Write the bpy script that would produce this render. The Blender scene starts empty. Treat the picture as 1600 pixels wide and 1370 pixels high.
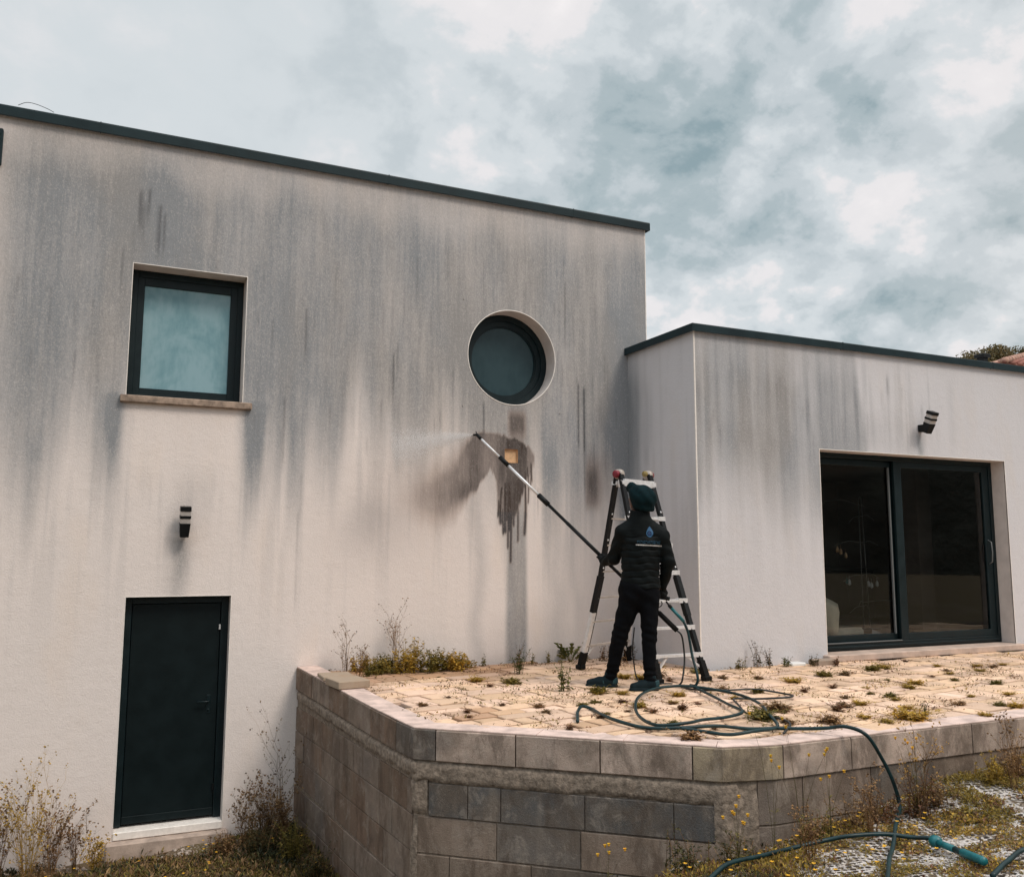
import bpy, math, random
import numpy as np
from mathutils import Matrix, Vector, Euler
R = math.radians
rng = np.random.default_rng(7)
random.seed(7)
scene = bpy.context.scene
col = scene.collection

# ------------------------------------------------------------------ camera
YAW, PITCH, ROLL = R(24.766), R(7.1586), R(0.162)
cam_d = bpy.data.cameras.new('camera'); cam = bpy.data.objects.new('camera', cam_d); col.objects.link(cam)
cam_d.sensor_width = 36; cam_d.lens = 1394.2/1600*36; cam_d.clip_start = .05; cam_d.clip_end = 2000
fwd = Vector((math.sin(YAW)*math.cos(PITCH), math.cos(YAW)*math.cos(PITCH), math.sin(PITCH)))
rt = Vector((math.cos(YAW), -math.sin(YAW), 0)); up = rt.cross(fwd)
r2 = rt*math.cos(ROLL)+up*math.sin(ROLL); u2 = -rt*math.sin(ROLL)+up*math.cos(ROLL)
m = Matrix((r2, u2, -fwd)).transposed().to_4x4()
cam.matrix_world = m
scene.camera = cam

# ------------------------------------------------------------------ light
SUN_EL, SUN_AZ = R(50), R(150)           # azimuth measured from +Y towards +X
scene.view_settings.view_transform = 'Standard'; scene.view_settings.look = 'None'
scene.view_settings.gamma = 1; scene.view_settings.exposure = 0.50
sd = bpy.data.lights.new('sun', 'SUN'); sun = bpy.data.objects.new('sun', sd); col.objects.link(sun)
sd.energy = 1.25; sd.angle = R(18); sd.color = (1, .88, .76)
sdir = Vector((math.sin(SUN_AZ)*math.cos(SUN_EL), math.cos(SUN_AZ)*math.cos(SUN_EL), math.sin(SUN_EL)))
sun.rotation_euler = sdir.to_track_quat('Z', 'Y').to_euler()
sun.location = (0, 0, 30)

class NT:
    """tiny node helper"""
    def __init__(s, tree): s.t = tree; s.n = tree.nodes; s.l = tree.links
    def new(s, typ, **kw):
        n = s.n.new(typ)
        for k, v in kw.items():
            if k.startswith('i_'):
                key = k[2:]; key = int(key) if key.isdigit() else key.replace('_', ' ')
                s.set(n.inputs[key], v)
            else: setattr(n, k, v)
        return n
    def set(s, inp, v):
        if hasattr(v, 'links') or isinstance(v, bpy.types.NodeSocket): s.l.new(v, inp)
        else: inp.default_value = v
    def math(s, op, a, b=None, c=None, clamp=False):
        n = s.n.new('ShaderNodeMath'); n.operation = op; n.use_clamp = clamp
        for i, v in enumerate((a, b, c)):
            if v is not None: s.set(n.inputs[i], v)
        return n.outputs[0]
    def mix(s, f, a, b, mode='MIX'):
        n = s.n.new('ShaderNodeMix'); n.data_type = 'RGBA'; n.blend_type = mode
        s.set(n.inputs[0], f)
        for i, v in ((6, a), (7, b)):
            if isinstance(v, tuple) and len(v) == 3: v = (*v, 1)
            s.set(n.inputs[i], v)
        return n.outputs[2]
    def smooth(s, v, a, b, lo=0., hi=1.):
        n = s.n.new('ShaderNodeMapRange'); n.interpolation_type = 'SMOOTHSTEP'
        s.set(n.inputs[0], v); n.inputs[1].default_value = a; n.inputs[2].default_value = b
        n.inputs[3].default_value = lo; n.inputs[4].default_value = hi
        return n.outputs[0]
    def noise(s, vec, scale, detail=4, rough=.55, dist=0):
        n = s.n.new('ShaderNodeTexNoise')
        if vec is not None: s.set(n.inputs['Vector'], vec)
        n.inputs['Scale'].default_value = scale; n.inputs['Detail'].default_value = detail
        n.inputs['Roughness'].default_value = rough; n.inputs['Distortion'].default_value = dist
        return n.outputs[0]
    def mapping(s, vec, scale=(1, 1, 1), loc=(0, 0, 0), rot=(0, 0, 0)):
        n = s.n.new('ShaderNodeMapping'); s.set(n.inputs[0], vec)
        n.inputs['Scale'].default_value = scale; n.inputs['Location'].default_value = loc; n.inputs['Rotation'].default_value = rot
        return n.outputs[0]

world = bpy.data.worlds.new('World'); scene.world = world; world.use_nodes = True
w = NT(world.node_tree); w.n.clear()
out = w.new('ShaderNodeOutputWorld'); bg = w.new('ShaderNodeBackground')
sky = w.new('ShaderNodeTexSky'); sky.sky_type = 'NISHITA'; sky.sun_disc = False
sky.sun_elevation = SUN_EL; sky.sun_rotation = SUN_AZ; sky.air_density = 1; sky.dust_density = 2
tc = w.new('ShaderNodeTexCoord')
D = tc.outputs['Generated']
sep = w.new('ShaderNodeSeparateXYZ', i_0=D)
zc = w.math('MAXIMUM', sep.outputs[2], 0.0)
den = w.math('ADD', zc, .55)
comb = w.new('ShaderNodeCombineXYZ', i_0=w.math('DIVIDE', sep.outputs[0], den), i_1=w.math('DIVIDE', sep.outputs[1], den))
P = comb.outputs[0]
dotr = w.new('ShaderNodeVectorMath', operation='DOT_PRODUCT', i_0=D, i_1=(math.cos(YAW), -math.sin(YAW), 0)).outputs[1]
right = w.smooth(dotr, -.28, .30)
n1 = w.noise(P, 4.6, 10, .56, .15)
n2 = w.noise(w.mapping(P, loc=(3.1, 7.7, 1)), 11, 10, .58, .2)
n3 = w.noise(w.mapping(P, loc=(9.3, 2.2, 4)), 2.2, 4, .5, .1)
nn = w.math('ADD', w.math('MULTIPLY', n1, .62), w.math('MULTIPLY', n2, .38))
nn = w.math('ADD', nn, w.math('MULTIPLY', w.math('SUBTRACT', n3, .5), .22))
amp = w.smooth(dotr, -.30, .12, .36, 1.85)
nn = w.math('ADD', w.math('MULTIPLY', w.math('SUBTRACT', nn, .5), amp), w.smooth(dotr, -.45, .15, .600, .535), clamp=True)
ramp = w.new('ShaderNodeValToRGB'); w.set(ramp.inputs[0], nn); cr = ramp.color_ramp; cr.interpolation = 'EASE'
for k, (p_, q_) in enumerate(((.27, (.25, .335, .365)), (.40, (.385, .455, .48)), (.50, (.51, .56, .585)), (.59, (.61, .65, .67)), (.68, (.76, .74, .745)), (.92, (.90, .86, .85)))):
    e = cr.elements[k] if k < 2 else cr.elements.new(p_)
    e.position = p_; e.color = (*q_, 1)
skyb = w.mix(1.0, sky.outputs[0], (.085, .085, .085), 'MULTIPLY')
c = w.mix(.93, skyb, ramp.outputs[0])
c = w.mix(w.math('MULTIPLY', w.smooth(dotr, .30, .62), .22), c, (.80, .74, .71))
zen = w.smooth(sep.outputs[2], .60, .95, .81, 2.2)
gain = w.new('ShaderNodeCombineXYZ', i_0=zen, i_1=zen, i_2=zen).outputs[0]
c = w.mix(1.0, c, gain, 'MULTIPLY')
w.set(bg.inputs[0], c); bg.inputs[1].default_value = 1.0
w.l.new(bg.outputs[0], out.inputs[0])

# ------------------------------------------------------------------ helpers
def tag(o, label=None, cat=None, group=None, kind=None):
    if label: o['label'] = label
    if cat: o['category'] = cat
    if group: o['group'] = group
    if kind: o['kind'] = kind
    return o
MW = {}
def empty(name, loc, label, cat, group=None, rz=0):
    o = bpy.data.objects.new(name, None); col.objects.link(o)
    o.location = loc; o.rotation_euler = (0, 0, rz); o.empty_display_size = .1
    MW[o.name] = Matrix.Translation(loc) @ Matrix.Rotation(rz, 4, 'Z')
    return tag(o, label, cat, group)
def link(name, me, mat=None, parent=None, inv=True):
    """one mesh object; its vertices are world coordinates unless inv is False"""
    o = bpy.data.objects.new(name, me); col.objects.link(o)
    if mat is not None:
        for q in (mat if isinstance(mat, (list, tuple)) else [mat]): me.materials.append(q)
    if parent is not None:
        o.parent = parent
        if inv: o.matrix_parent_inverse = MW.get(parent.name, Matrix.Identity(4)).inverted()
        if parent.type == 'EMPTY' and not inv: MW[o.name] = MW[parent.name]
    return o
def rebase(o, loc):
    """move a top-level mesh object's origin to loc, leaving it in place"""
    o.data.transform(Matrix.Translation(-Vector(loc))); o.location = loc; return o

class MB:
    def __init__(s): s.v = []; s.f = []; s.m = []; s.k = 0; s.smooth = []; s.cols = []
    def add(s, v, f, mi=0, smooth=False, col=None):
        v = np.asarray(v, float).reshape(-1, 3); b = s.k
        s.v.append(v); s.k += len(v)
        s.f += [tuple(int(i)+b for i in q) for q in f]; s.m += [mi]*len(f); s.smooth += [smooth]*len(f)
        if col is not None: s.cols.append((b, len(v), col))
        return s
    def box(s, x0, x1, y0, y1, z0, z1, mi=0, rot=None, piv=None, bev=0, col=None):
        if bev:
            b = bev; pts = []
            for sx in (0, 1):
                for sy in (0, 1):
                    for sz in (0, 1):
                        X = (x0, x1)[sx]; Y = (y0, y1)[sy]; Z = (z0, z1)[sz]
                        dx = b if sx == 0 else -b; dy = b if sy == 0 else -b; dz = b if sz == 0 else -b
                        pts += [(X, Y+dy, Z+dz), (X+dx, Y, Z+dz), (X+dx, Y+dy, Z)]
            I = lambda a, b_, c_, k: (a*4+b_*2+c_)*3+k
            f = []
            for a in (0, 1):
                q = [I(a, 0, 0, 0), I(a, 1, 0, 0), I(a, 1, 1, 0), I(a, 0, 1, 0)]; f.append(q if a else q[::-1])
                q = [I(0, a, 0, 1), I(0, a, 1, 1), I(1, a, 1, 1), I(1, a, 0, 1)]; f.append(q if a else q[::-1])
                q = [I(0, 0, a, 2), I(1, 0, a, 2), I(1, 1, a, 2), I(0, 1, a, 2)]; f.append(q if a else q[::-1])
                for b_ in (0, 1):
                    f.append([I(a, b_, 0, 0), I(a, b_, 1, 0), I(a, b_, 1, 1), I(a, b_, 0, 1)])
                    f.append([I(a, 0, b_, 0), I(a, 1, b_, 0), I(a, 1, b_, 2), I(a, 0, b_, 2)])
                    f.append([I(0, a, b_, 1), I(1, a, b_, 1), I(1, a, b_, 2), I(0, a, b_, 2)])
                    for c_ in (0, 1): f.append([I(a, b_, c_, 0), I(a, b_, c_, 1), I(a, b_, c_, 2)])
            v = np.array(pts)
        else:
            v = np.array([(x, y, z) for x in (x0, x1) for y in (y0, y1) for z in (z0, z1)], float)
            f = [(0, 1, 3, 2), (4, 6, 7, 5), (0, 4, 5, 1), (2, 3, 7, 6), (0, 2, 6, 4), (1, 5, 7, 3)]
        if rot is not None:
            p = np.array(piv if piv is not None else ((x0+x1)/2, (y0+y1)/2, (z0+z1)/2))
            v = (v-p) @ np.array(rot).T + p
        return s.add(v, f, mi, col=col)
    def tube(s, pts, r, n=8, mi=0, caps=True, smooth=True, col=None):
        pts = np.asarray(pts, float); rr = np.broadcast_to(np.asarray(r, float), (len(pts),))
        t = np.gradient(pts, axis=0); t /= np.linalg.norm(t, axis=1)[:, None]+1e-12
        a = np.array([0, 0, 1.]) if abs(t[0][2]) < .9 else np.array([1., 0, 0])
        u = np.cross(t[0], a); u /= np.linalg.norm(u); vs = []
        for i in range(len(pts)):
            u = u - t[i]*(u@t[i]); u /= np.linalg.norm(u)+1e-12; w_ = np.cross(t[i], u)
            an = np.linspace(0, 2*np.pi, n, endpoint=False)
            vs.append(pts[i]+rr[i]*(np.cos(an)[:, None]*u+np.sin(an)[:, None]*w_))
        v = np.concatenate(vs); f = []
        for i in range(len(pts)-1):
            for j in range(n):
                k = (j+1) % n; f.append((i*n+j, i*n+k, (i+1)*n+k, (i+1)*n+j))
        if caps: f += [tuple(range(n))[::-1], tuple((len(pts)-1)*n+j for j in range(n))]
        return s.add(v, f, mi, smooth, col)
    def build(s, name, mat, parent=None, inv=True):
        me = bpy.data.meshes.new(name)
        v = np.concatenate(s.v) if s.v else np.zeros((0, 3))
        me.from_pydata(v.tolist(), [], s.f); me.update()
        me.polygons.foreach_set('material_index', s.m)
        me.polygons.foreach_set('use_smooth', s.smooth)
        if s.cols:
            c = np.zeros((len(v), 4)); c[:, 3] = 1
            for b, n, q in s.cols: c[b:b+n, :3] = q
            a = me.color_attributes.new('tint', 'FLOAT_COLOR', 'POINT'); a.data.foreach_set('color', c.ravel())
        return link(name, me, mat, parent, inv)

def np_mesh(name, v, f, cols=None, cname='tint', smooth=False):
    me = bpy.data.meshes.new(name); v = np.asarray(v, np.float32); f = np.asarray(f, np.int32)
    k = f.shape[1]
    me.vertices.add(len(v)); me.vertices.foreach_set('co', v.ravel())
    me.loops.add(f.size); me.loops.foreach_set('vertex_index', f.ravel())
    me.polygons.add(len(f)); me.polygons.foreach_set('loop_start', np.arange(0, f.size, k, dtype=np.int32))
    me.polygons.foreach_set('loop_total', np.full(len(f), k, np.int32))
    me.polygons.foreach_set('use_smooth', np.full(len(f), smooth))
    me.update(calc_edges=True); me.validate()
    if cols is not None:
        c = np.ones((len(v), 4), np.float32); c[:, :cols.shape[1]] = cols
        a = me.color_attributes.new(cname, 'FLOAT_COLOR', 'POINT'); a.data.foreach_set('color', c.ravel())
    return me

def spline(pts, n=8):
    p = np.asarray(pts, float); p = np.vstack([2*p[0]-p[1], p, 2*p[-1]-p[-2]]); o = []
    for i in range(1, len(p)-2):
        for t in np.linspace(0, 1, n, endpoint=False):
            a, b, c_, d = p[i-1:i+3]
            o.append(.5*((2*b)+(-a+c_)*t+(2*a-5*b+4*c_-d)*t*t+(-a+3*b-3*c_+d)*t**3))
    o.append(p[-2]); return np.array(o)

_tab = rng.random((256, 256))
def vnoise(x, y, seed=0):
    x = np.asarray(x, float)+seed*17.13; y = np.asarray(y, float)+seed*5.71
    xi = np.floor(x).astype(int); yi = np.floor(y).astype(int); fx = x-xi; fy = y-yi
    fx = fx*fx*(3-2*fx); fy = fy*fy*(3-2*fy)
    g = lambda a, b: _tab[a % 256, b % 256]
    return (g(xi, yi)*(1-fx)+g(xi+1, yi)*fx)*(1-fy)+(g(xi, yi+1)*(1-fx)+g(xi+1, yi+1)*fx)*fy
def fbm(x, y, seed=0, o=4):
    s = 0; a = .5; t = 0
    for i in range(o): s = s+a*vnoise(x*2**i, y*2**i, seed+i*3); t += a; a *= .5
    return s/t
def ss(v, a, b): t = np.clip((v-a)/(b-a), 0, 1); return t*t*(3-2*t)

# ------------------------------------------------------------------ materials
def mat(name, color=(.5, .5, .5), rough=.6, metal=0, spec=.5, noise=None, bump=None, coat=0):
    M_ = bpy.data.materials.new(name); M_.use_nodes = True; t = NT(M_.node_tree)
    b = t.n['Principled BSDF']; b.inputs['Roughness'].default_value = rough; b.inputs['Metallic'].default_value = metal
    b.inputs['Specular IOR Level'].default_value = spec; b.inputs['Coat Weight'].default_value = coat
    oc = t.new('ShaderNodeTexCoord').outputs['Object']
    if noise:                       # (scale, amount)
        n = t.noise(oc, noise[0], 5, .6)
        lo = tuple(q*(1-noise[1]) for q in color); hi = tuple(min(1, q*(1+noise[1])) for q in color)
        t.set(b.inputs['Base Color'], t.mix(t.smooth(n, .3, .7), lo, hi))
        t.set(b.inputs['Roughness'], t.smooth(n, .2, .8, max(0, rough-.08), min(1, rough+.08)))
    else: b.inputs['Base Color'].default_value = (*color, 1)
    if bump:
        bn = t.new('ShaderNodeBump'); bn.inputs['Distance'].default_value = bump[1]; bn.inputs['Strength'].default_value = bump[2] if len(bump) > 2 else .5
        t.set(bn.inputs['Height'], t.noise(oc, bump[0], 4, .6)); t.l.new(bn.outputs[0], b.inputs['Normal'])
    M_['t'] = 1
    return M_

def render_mat(name, base):
    """painted wall render; the mesh attribute 'tint' holds soot (r), wet brown dirt (g), drip marks (b)"""
    M_ = bpy.data.materials.new(name); M_.use_nodes = True; t = NT(M_.node_tree); b = t.n['Principled BSDF']
    oc = t.new('ShaderNodeTexCoord').outputs['Object']
    at = t.new('ShaderNodeAttribute', attribute_name='tint'); sp = t.new('ShaderNodeSeparateColor', i_0=at.outputs[0])
    big = t.noise(oc, .9, 4, .5)
    c = t.mix(big, tuple(q*.965 for q in base), tuple(min(1, q*1.035) for q in base))
    c = t.mix(t.math('MULTIPLY', t.smooth(t.noise(t.mapping(oc, scale=(1, 1, .35)), 2.2, 3), .5, .75), .35), c, (base[0]*1.0, base[1]*.93, base[2]*.84))
    fine = t.noise(t.mapping(oc, scale=(1, 1, .10)), 40, 4, .7)
    grain = t.noise(t.mapping(oc, scale=(1, 1, .6)), 85, 3, .8)
    g = t.math('MULTIPLY', sp.outputs[0], t.math('ADD', .80, t.math('MULTIPLY', fine, .40)))
    g = t.math('MULTIPLY', g, t.math('ADD', .68, t.math('MULTIPLY', grain, .68)), clamp=True)
    tintn = t.noise(t.mapping(oc, scale=(1, 1, .3)), 1.3, 3)
    soot = t.mix(t.smooth(tintn, .4, .62), (.300, .292, .288), (.262, .275, .292))
    c = t.mix(g, c, soot)
    br = t.math('MULTIPLY', sp.outputs[1], t.math('ADD', .8, t.math('MULTIPLY', fine, .4)), clamp=True)
    c = t.mix(br, c, t.mix(t.smooth(br, .35, .9), (.215, .135, .100), (.050, .034, .028)))
    dk = t.math('MULTIPLY', sp.outputs[2], t.math('ADD', .7, t.math('MULTIPLY', grain, .6)), clamp=True)
    c = t.mix(dk, c, (.060, .062, .070))
    c = t.mix(t.math('MULTIPLY', t.smooth(grain, .55, .72), .20), c, (.30, .26, .24))
    c = t.mix(t.math('MULTIPLY', t.smooth(grain, .45, .30), .18), c, (.86, .79, .74))
    t.set(b.inputs['Base Color'], c)
    t.set(b.inputs['Roughness'], t.smooth(sp.outputs[1], .2, 1., .93, .6)); b.inputs['Specular IOR Level'].default_value = .25
    bn = t.new('ShaderNodeBump'); bn.inputs['Distance'].default_value = .006; bn.inputs['Strength'].default_value = .75
    t.set(bn.inputs['Height'], t.math('ADD', t.noise(oc, 70, 4, .75), t.math('MULTIPLY', t.noise(oc, 9, 4, .6), 1.2)))
    t.l.new(bn.outputs[0], b.inputs['Normal'])
    return M_

M = {}
M['render'] = render_mat('wall_render', (.80, .722, .685))
M['render2'] = render_mat('wing_render', (.61, .60, .622))
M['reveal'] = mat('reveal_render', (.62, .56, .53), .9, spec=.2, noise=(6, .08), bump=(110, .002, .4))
M['bead'] = mat('corner_bead', (.82, .77, .72), .6, noise=(20, .08))
M['coping'] = mat('coping_metal', (.010, .024, .029), .5, spec=.2, noise=(3, .2))
M['frame'] = mat('frame_aluminium', (.0045, .013, .016), .42, spec=.28, noise=(8, .15))
M['door'] = mat('door_panel', (.0036, .0090, .0105), .5, spec=.2, noise=(5, .15), bump=(300, .0004, .3))
M['black'] = mat('black_plastic', (.005, .006, .007), .45, spec=.22, noise=(30, .2))
M['rubber'] = mat('black_rubber', (.006, .006, .006), .7, spec=.15, noise=(30, .2))
M['alu'] = mat('brushed_aluminium', (.74, .74, .75), .4, metal=.35, noise=(25, .10))
M['tanalu'] = mat('wall_tinted_aluminium', (.42, .37, .33), .5, metal=.2, noise=(25, .15))  # tan of the wall mirrored in the metal, put into its base colour
M['white'] = mat('white_plastic', (.74, .74, .73), .35)
M['red'] = mat('red_plastic', (.19, .008, .022), .5, noise=(40, .15))
M['yellow'] = mat('yellow_plastic', (.26, .19, .06), .5, noise=(40, .15))
M['teal'] = mat('teal_plastic', (.004, .120, .135), .4, noise=(25, .2))
M['hose'] = mat('green_hose', (.0035, .024, .027), .42, spec=.35, noise=(14, .35))
M['bhose'] = mat('black_hose', (.008, .011, .012), .45, noise=(14, .25))
M['stone_sill'] = mat('sill_concrete', (.30, .225, .175), .85, noise=(14, .40), bump=(60, .004, .6))
M['pinkstone'] = mat('pink_sill_concrete', (.50, .385, .32), .85, noise=(6, .16), bump=(80, .003, .5))
M['step'] = mat('step_concrete', (.42, .33, .275), .9, noise=(7, .22), bump=(70, .004, .6))
M['opal'] = mat('opal_diffuser', (.42, .39, .37), .35, noise=(20, .1))
M['patch'] = mat('bare_mortar', (.62, .40, .23), .9, noise=(25, .15), bump=(80, .003))
M['jacket'] = mat('black_quilted_nylon', (.0036, .0056, .0062), .65, spec=.10, noise=(16, .25), bump=(42, .006, .5))
M['trouser'] = mat('black_work_cloth', (.0032, .0038, .0052), .9, spec=.08, noise=(12, .25), bump=(28, .010, .6))
M['cap'] = mat('dark_green_wool', (.0030, .0130, .0160), .9, spec=.1, noise=(30, .3), bump=(160, .002, .6))
M['skin'] = mat('skin', (.10, .050, .034), .5, noise=(20, .1))
M['hair'] = mat('dark_hair', (.008, .006, .005), .6)
M['shoe'] = mat('dark_shoe', (.006, .014, .018), .8, spec=.15, noise=(40, .3), bump=(140, .002))
M['shoeteal'] = mat('teal_shoe_panel', (.003, .040, .050), .6)
M['blue'] = mat('blue_print', (.003, .030, .11), .6)
M['blue2'] = mat('pale_blue_print', (.014, .085, .19), .6)
M['dblue'] = mat('dim_blue_print', (.003, .050, .095), .7)
M['wprint'] = mat('white_print', (.42, .40, .38), .6)
M['tile'] = mat('clay_tile', (.30, .125, .095), .8, noise=(1.6, .35), bump=(20, .01))
M['chair'] = mat('cream_leather', (.72, .66, .54), .6, noise=(6, .1))
M['roomwall'] = mat('room_wall', (.26, .20, .17), .9)
M['roomfloor'] = mat('room_floor', (.26, .18, .13), .35, noise=(3, .2))
M['kitchen'] = mat('kitchen_front', (.045, .040, .040), .5, noise=(5, .2))
M['counter'] = mat('worktop', (.12, .11, .10), .4)
M['chrome'] = mat('thin_steel', (.22, .21, .20), .4, metal=.3)
M['dimalu'] = mat('dull_aluminium', (.13, .14, .145), .45)
M['drop'] = mat('water_droplets', (.85, .85, .86), .3)
M['bark'] = mat('bark', (.09, .07, .055), .95, noise=(5, .3), bump=(20, .02))

def glass_mat(name, refl=.9, tint=(.75, .82, .82)):
    M_ = bpy.data.materials.new(name); M_.use_nodes = True; t = NT(M_.node_tree); t.n.remove(t.n['Principled BSDF'])
    o = t.n['Material Output']; tr = t.new('ShaderNodeBsdfTransparent'); tr.inputs[0].default_value = (*tint, 1)
    gl = t.new('ShaderNodeBsdfGlossy'); gl.inputs['Roughness'].default_value = .015; gl.inputs[0].default_value = (.9, .95, .95, 1)
    fr = t.new('ShaderNodeFresnel'); fr.inputs[0].default_value = 1.52
    mx = t.new('ShaderNodeMixShader'); t.set(mx.inputs[0], t.math('MULTIPLY', fr.outputs[0], refl))
    t.l.new(tr.outputs[0], mx.inputs[1]); t.l.new(gl.outputs[0], mx.inputs[2]); t.l.new(mx.outputs[0], o.inputs[0])
    return M_
M['glass'] = glass_mat('sliding_door_glass', 1.2, (.88, .92, .92))

def frosted(name, a, b_, rough=.25, spec=.5):
    M_ = bpy.data.materials.new(name); M_.use_nodes = True; t = NT(M_.node_tree); b = t.n['Principled BSDF']
    oc = t.new('ShaderNodeTexCoord').outputs['Object']
    n = t.noise(oc, 2.4, 4, .6, .4); n2_ = t.noise(t.mapping(oc, scale=(1, 1, .3)), 22, 3, .6)
    f = t.math('ADD', t.math('MULTIPLY', n, .75), t.math('MULTIPLY', n2_, .25))
    t.set(b.inputs['Base Color'], t.mix(t.smooth(f, .36, .62), a, b_))
    b.inputs['Roughness'].default_value = rough; b.inputs['Specular IOR Level'].default_value = spec
    return M_
M['frost_sky'] = frosted('frosted_sky_pane', (.150, .300, .350), (.255, .410, .465), .35, .4)  # blue of the reflected sky is put into the pane's base colour
M['round_pane'] = frosted('round_pane', (.020, .044, .053), (.028, .056, .066), .25, .3)

def block_mat():
    M_ = bpy.data.materials.new('concrete_block'); M_.use_nodes = True; t = NT(M_.node_tree); b = t.n['Principled BSDF']
    oc = t.new('ShaderNodeTexCoord').outputs['Object']
    at = t.new('ShaderNodeAttribute', attribute_name='tint').outputs[0]
    n = t.noise(oc, 3.0, 5, .65, .3); g = t.noise(oc, 90, 3, .75); s_ = t.noise(t.mapping(oc, scale=(1, 1, .12)), 9, 3)
    c = t.mix(t.smooth(n, .32, .68), at, (.155, .120, .092)); c = t.mix(.70, at, c)
    c = t.mix(t.math('MULTIPLY', t.smooth(s_, .5, .7), .30), c, (.30, .25, .205))
    c = t.mix(t.math('MULTIPLY', t.smooth(t.noise(oc, 1.3, 3), .52, .7), .35), c, (.085, .092, .100))
    c = t.mix(t.math('MULTIPLY', t.smooth(g, .56, .72), .5), c, (.045, .038, .032))
    c = t.mix(t.math('MULTIPLY', t.smooth(g, .42, .28), .4), c, (.36, .32, .27))
    c = t.mix(t.math('MULTIPLY', t.smooth(t.noise(oc, 7, 6, .75, .6), .50, .64), .42), c, (.36, .31, .265))
    c = t.mix(t.math('MULTIPLY', t.smooth(t.noise(t.mapping(oc, scale=(1, 1, .4), loc=(3, 1, 5)), 4.0, 6, .75, .3), .47, .62), .55), c, (.085, .062, .048))
    t.set(b.inputs['Base Color'], c); b.inputs['Roughness'].default_value = .95; b.inputs['Specular IOR Level'].default_value = .2
    bn = t.new('ShaderNodeBump'); bn.inputs['Distance'].default_value = .008; bn.inputs['Strength'].default_value = .7
    t.set(bn.inputs['Height'], t.math('ADD', t.noise(oc, 75, 4, .8), t.math('MULTIPLY', n, .8))); t.l.new(bn.outputs[0], b.inputs['Normal'])
    return M_
M['block'] = block_mat()
M['rubble'] = mat('rough_poured_concrete', (.235, .190, .152), .95, spec=.2, noise=(30, .34), bump=(48, .012, .8))
M['copstone'] = mat('coping_mortar', (.60, .46, .405), .9, noise=(7, .22), bump=(60, .006, .7))

def paving_mat():
    M_ = bpy.data.materials.new('paving_stone'); M_.use_nodes = True; t = NT(M_.node_tree); b = t.n['Principled BSDF']
    oc = t.new('ShaderNodeTexCoord').outputs['Object']
    at = t.new('ShaderNodeAttribute', attribute_name='tint').outputs[0]
    n = t.noise(oc, 5, 5, .7); g = t.noise(oc, 60, 3, .75)
    c = t.mix(t.math('MULTIPLY', t.smooth(n, .50, .70), .45), at, (.36, .24, .15)); c = t.mix(t.math('MULTIPLY', t.smooth(t.noise(oc, 1.7, 6, .7, .4), .55, .68), .45), c, (.30, .19, .12))
    c = t.mix(t.math('MULTIPLY', t.smooth(g, .58, .75), .5), c, (.18, .13, .08))
    t.set(b.inputs['Base Color'], c); b.inputs['Roughness'].default_value = .85; b.inputs['Specular IOR Level'].default_value = .3
    bn = t.new('ShaderNodeBump'); bn.inputs['Distance'].default_value = .006; bn.inputs['Strength'].default_value = .6
    t.set(bn.inputs['Height'], t.math('ADD', g, n)); t.l.new(bn.outputs[0], b.inputs['Normal'])
    return M_
M['paving'] = paving_mat()
M['joint'] = mat('joint_soil', (.050, .030, .018), .95, noise=(20, .4), bump=(40, .01))

def leaf_mat(name, gloss=.55, trans=.3):
    M_ = bpy.data.materials.new(name); M_.use_nodes = True; t = NT(M_.node_tree); b = t.n['Principled BSDF']
    at = t.new('ShaderNodeAttribute', attribute_name='tint').outputs[0]
    rn = t.new('ShaderNodeObjectInfo').outputs['Random']
    c = t.mix(1., at, t.mix(rn, (.82, .84, .82), (1.15, 1.08, 1.)), 'MULTIPLY')
    t.set(b.inputs['Base Color'], c); b.inputs['Roughness'].default_value = gloss; b.inputs['Specular IOR Level'].default_value = .3
    tl = t.new('ShaderNodeBsdfTranslucent'); t.set(tl.inputs[0], c)
    mx = t.new('ShaderNodeMixShader'); mx.inputs[0].default_value = trans
    t.l.new(b.outputs[0], mx.inputs[1]); t.l.new(tl.outputs[0], mx.inputs[2]); t.l.new(mx.outputs[0], t.n['Material Output'].inputs[0])
    return M_
M['leaf'] = leaf_mat('leaf')

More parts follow.
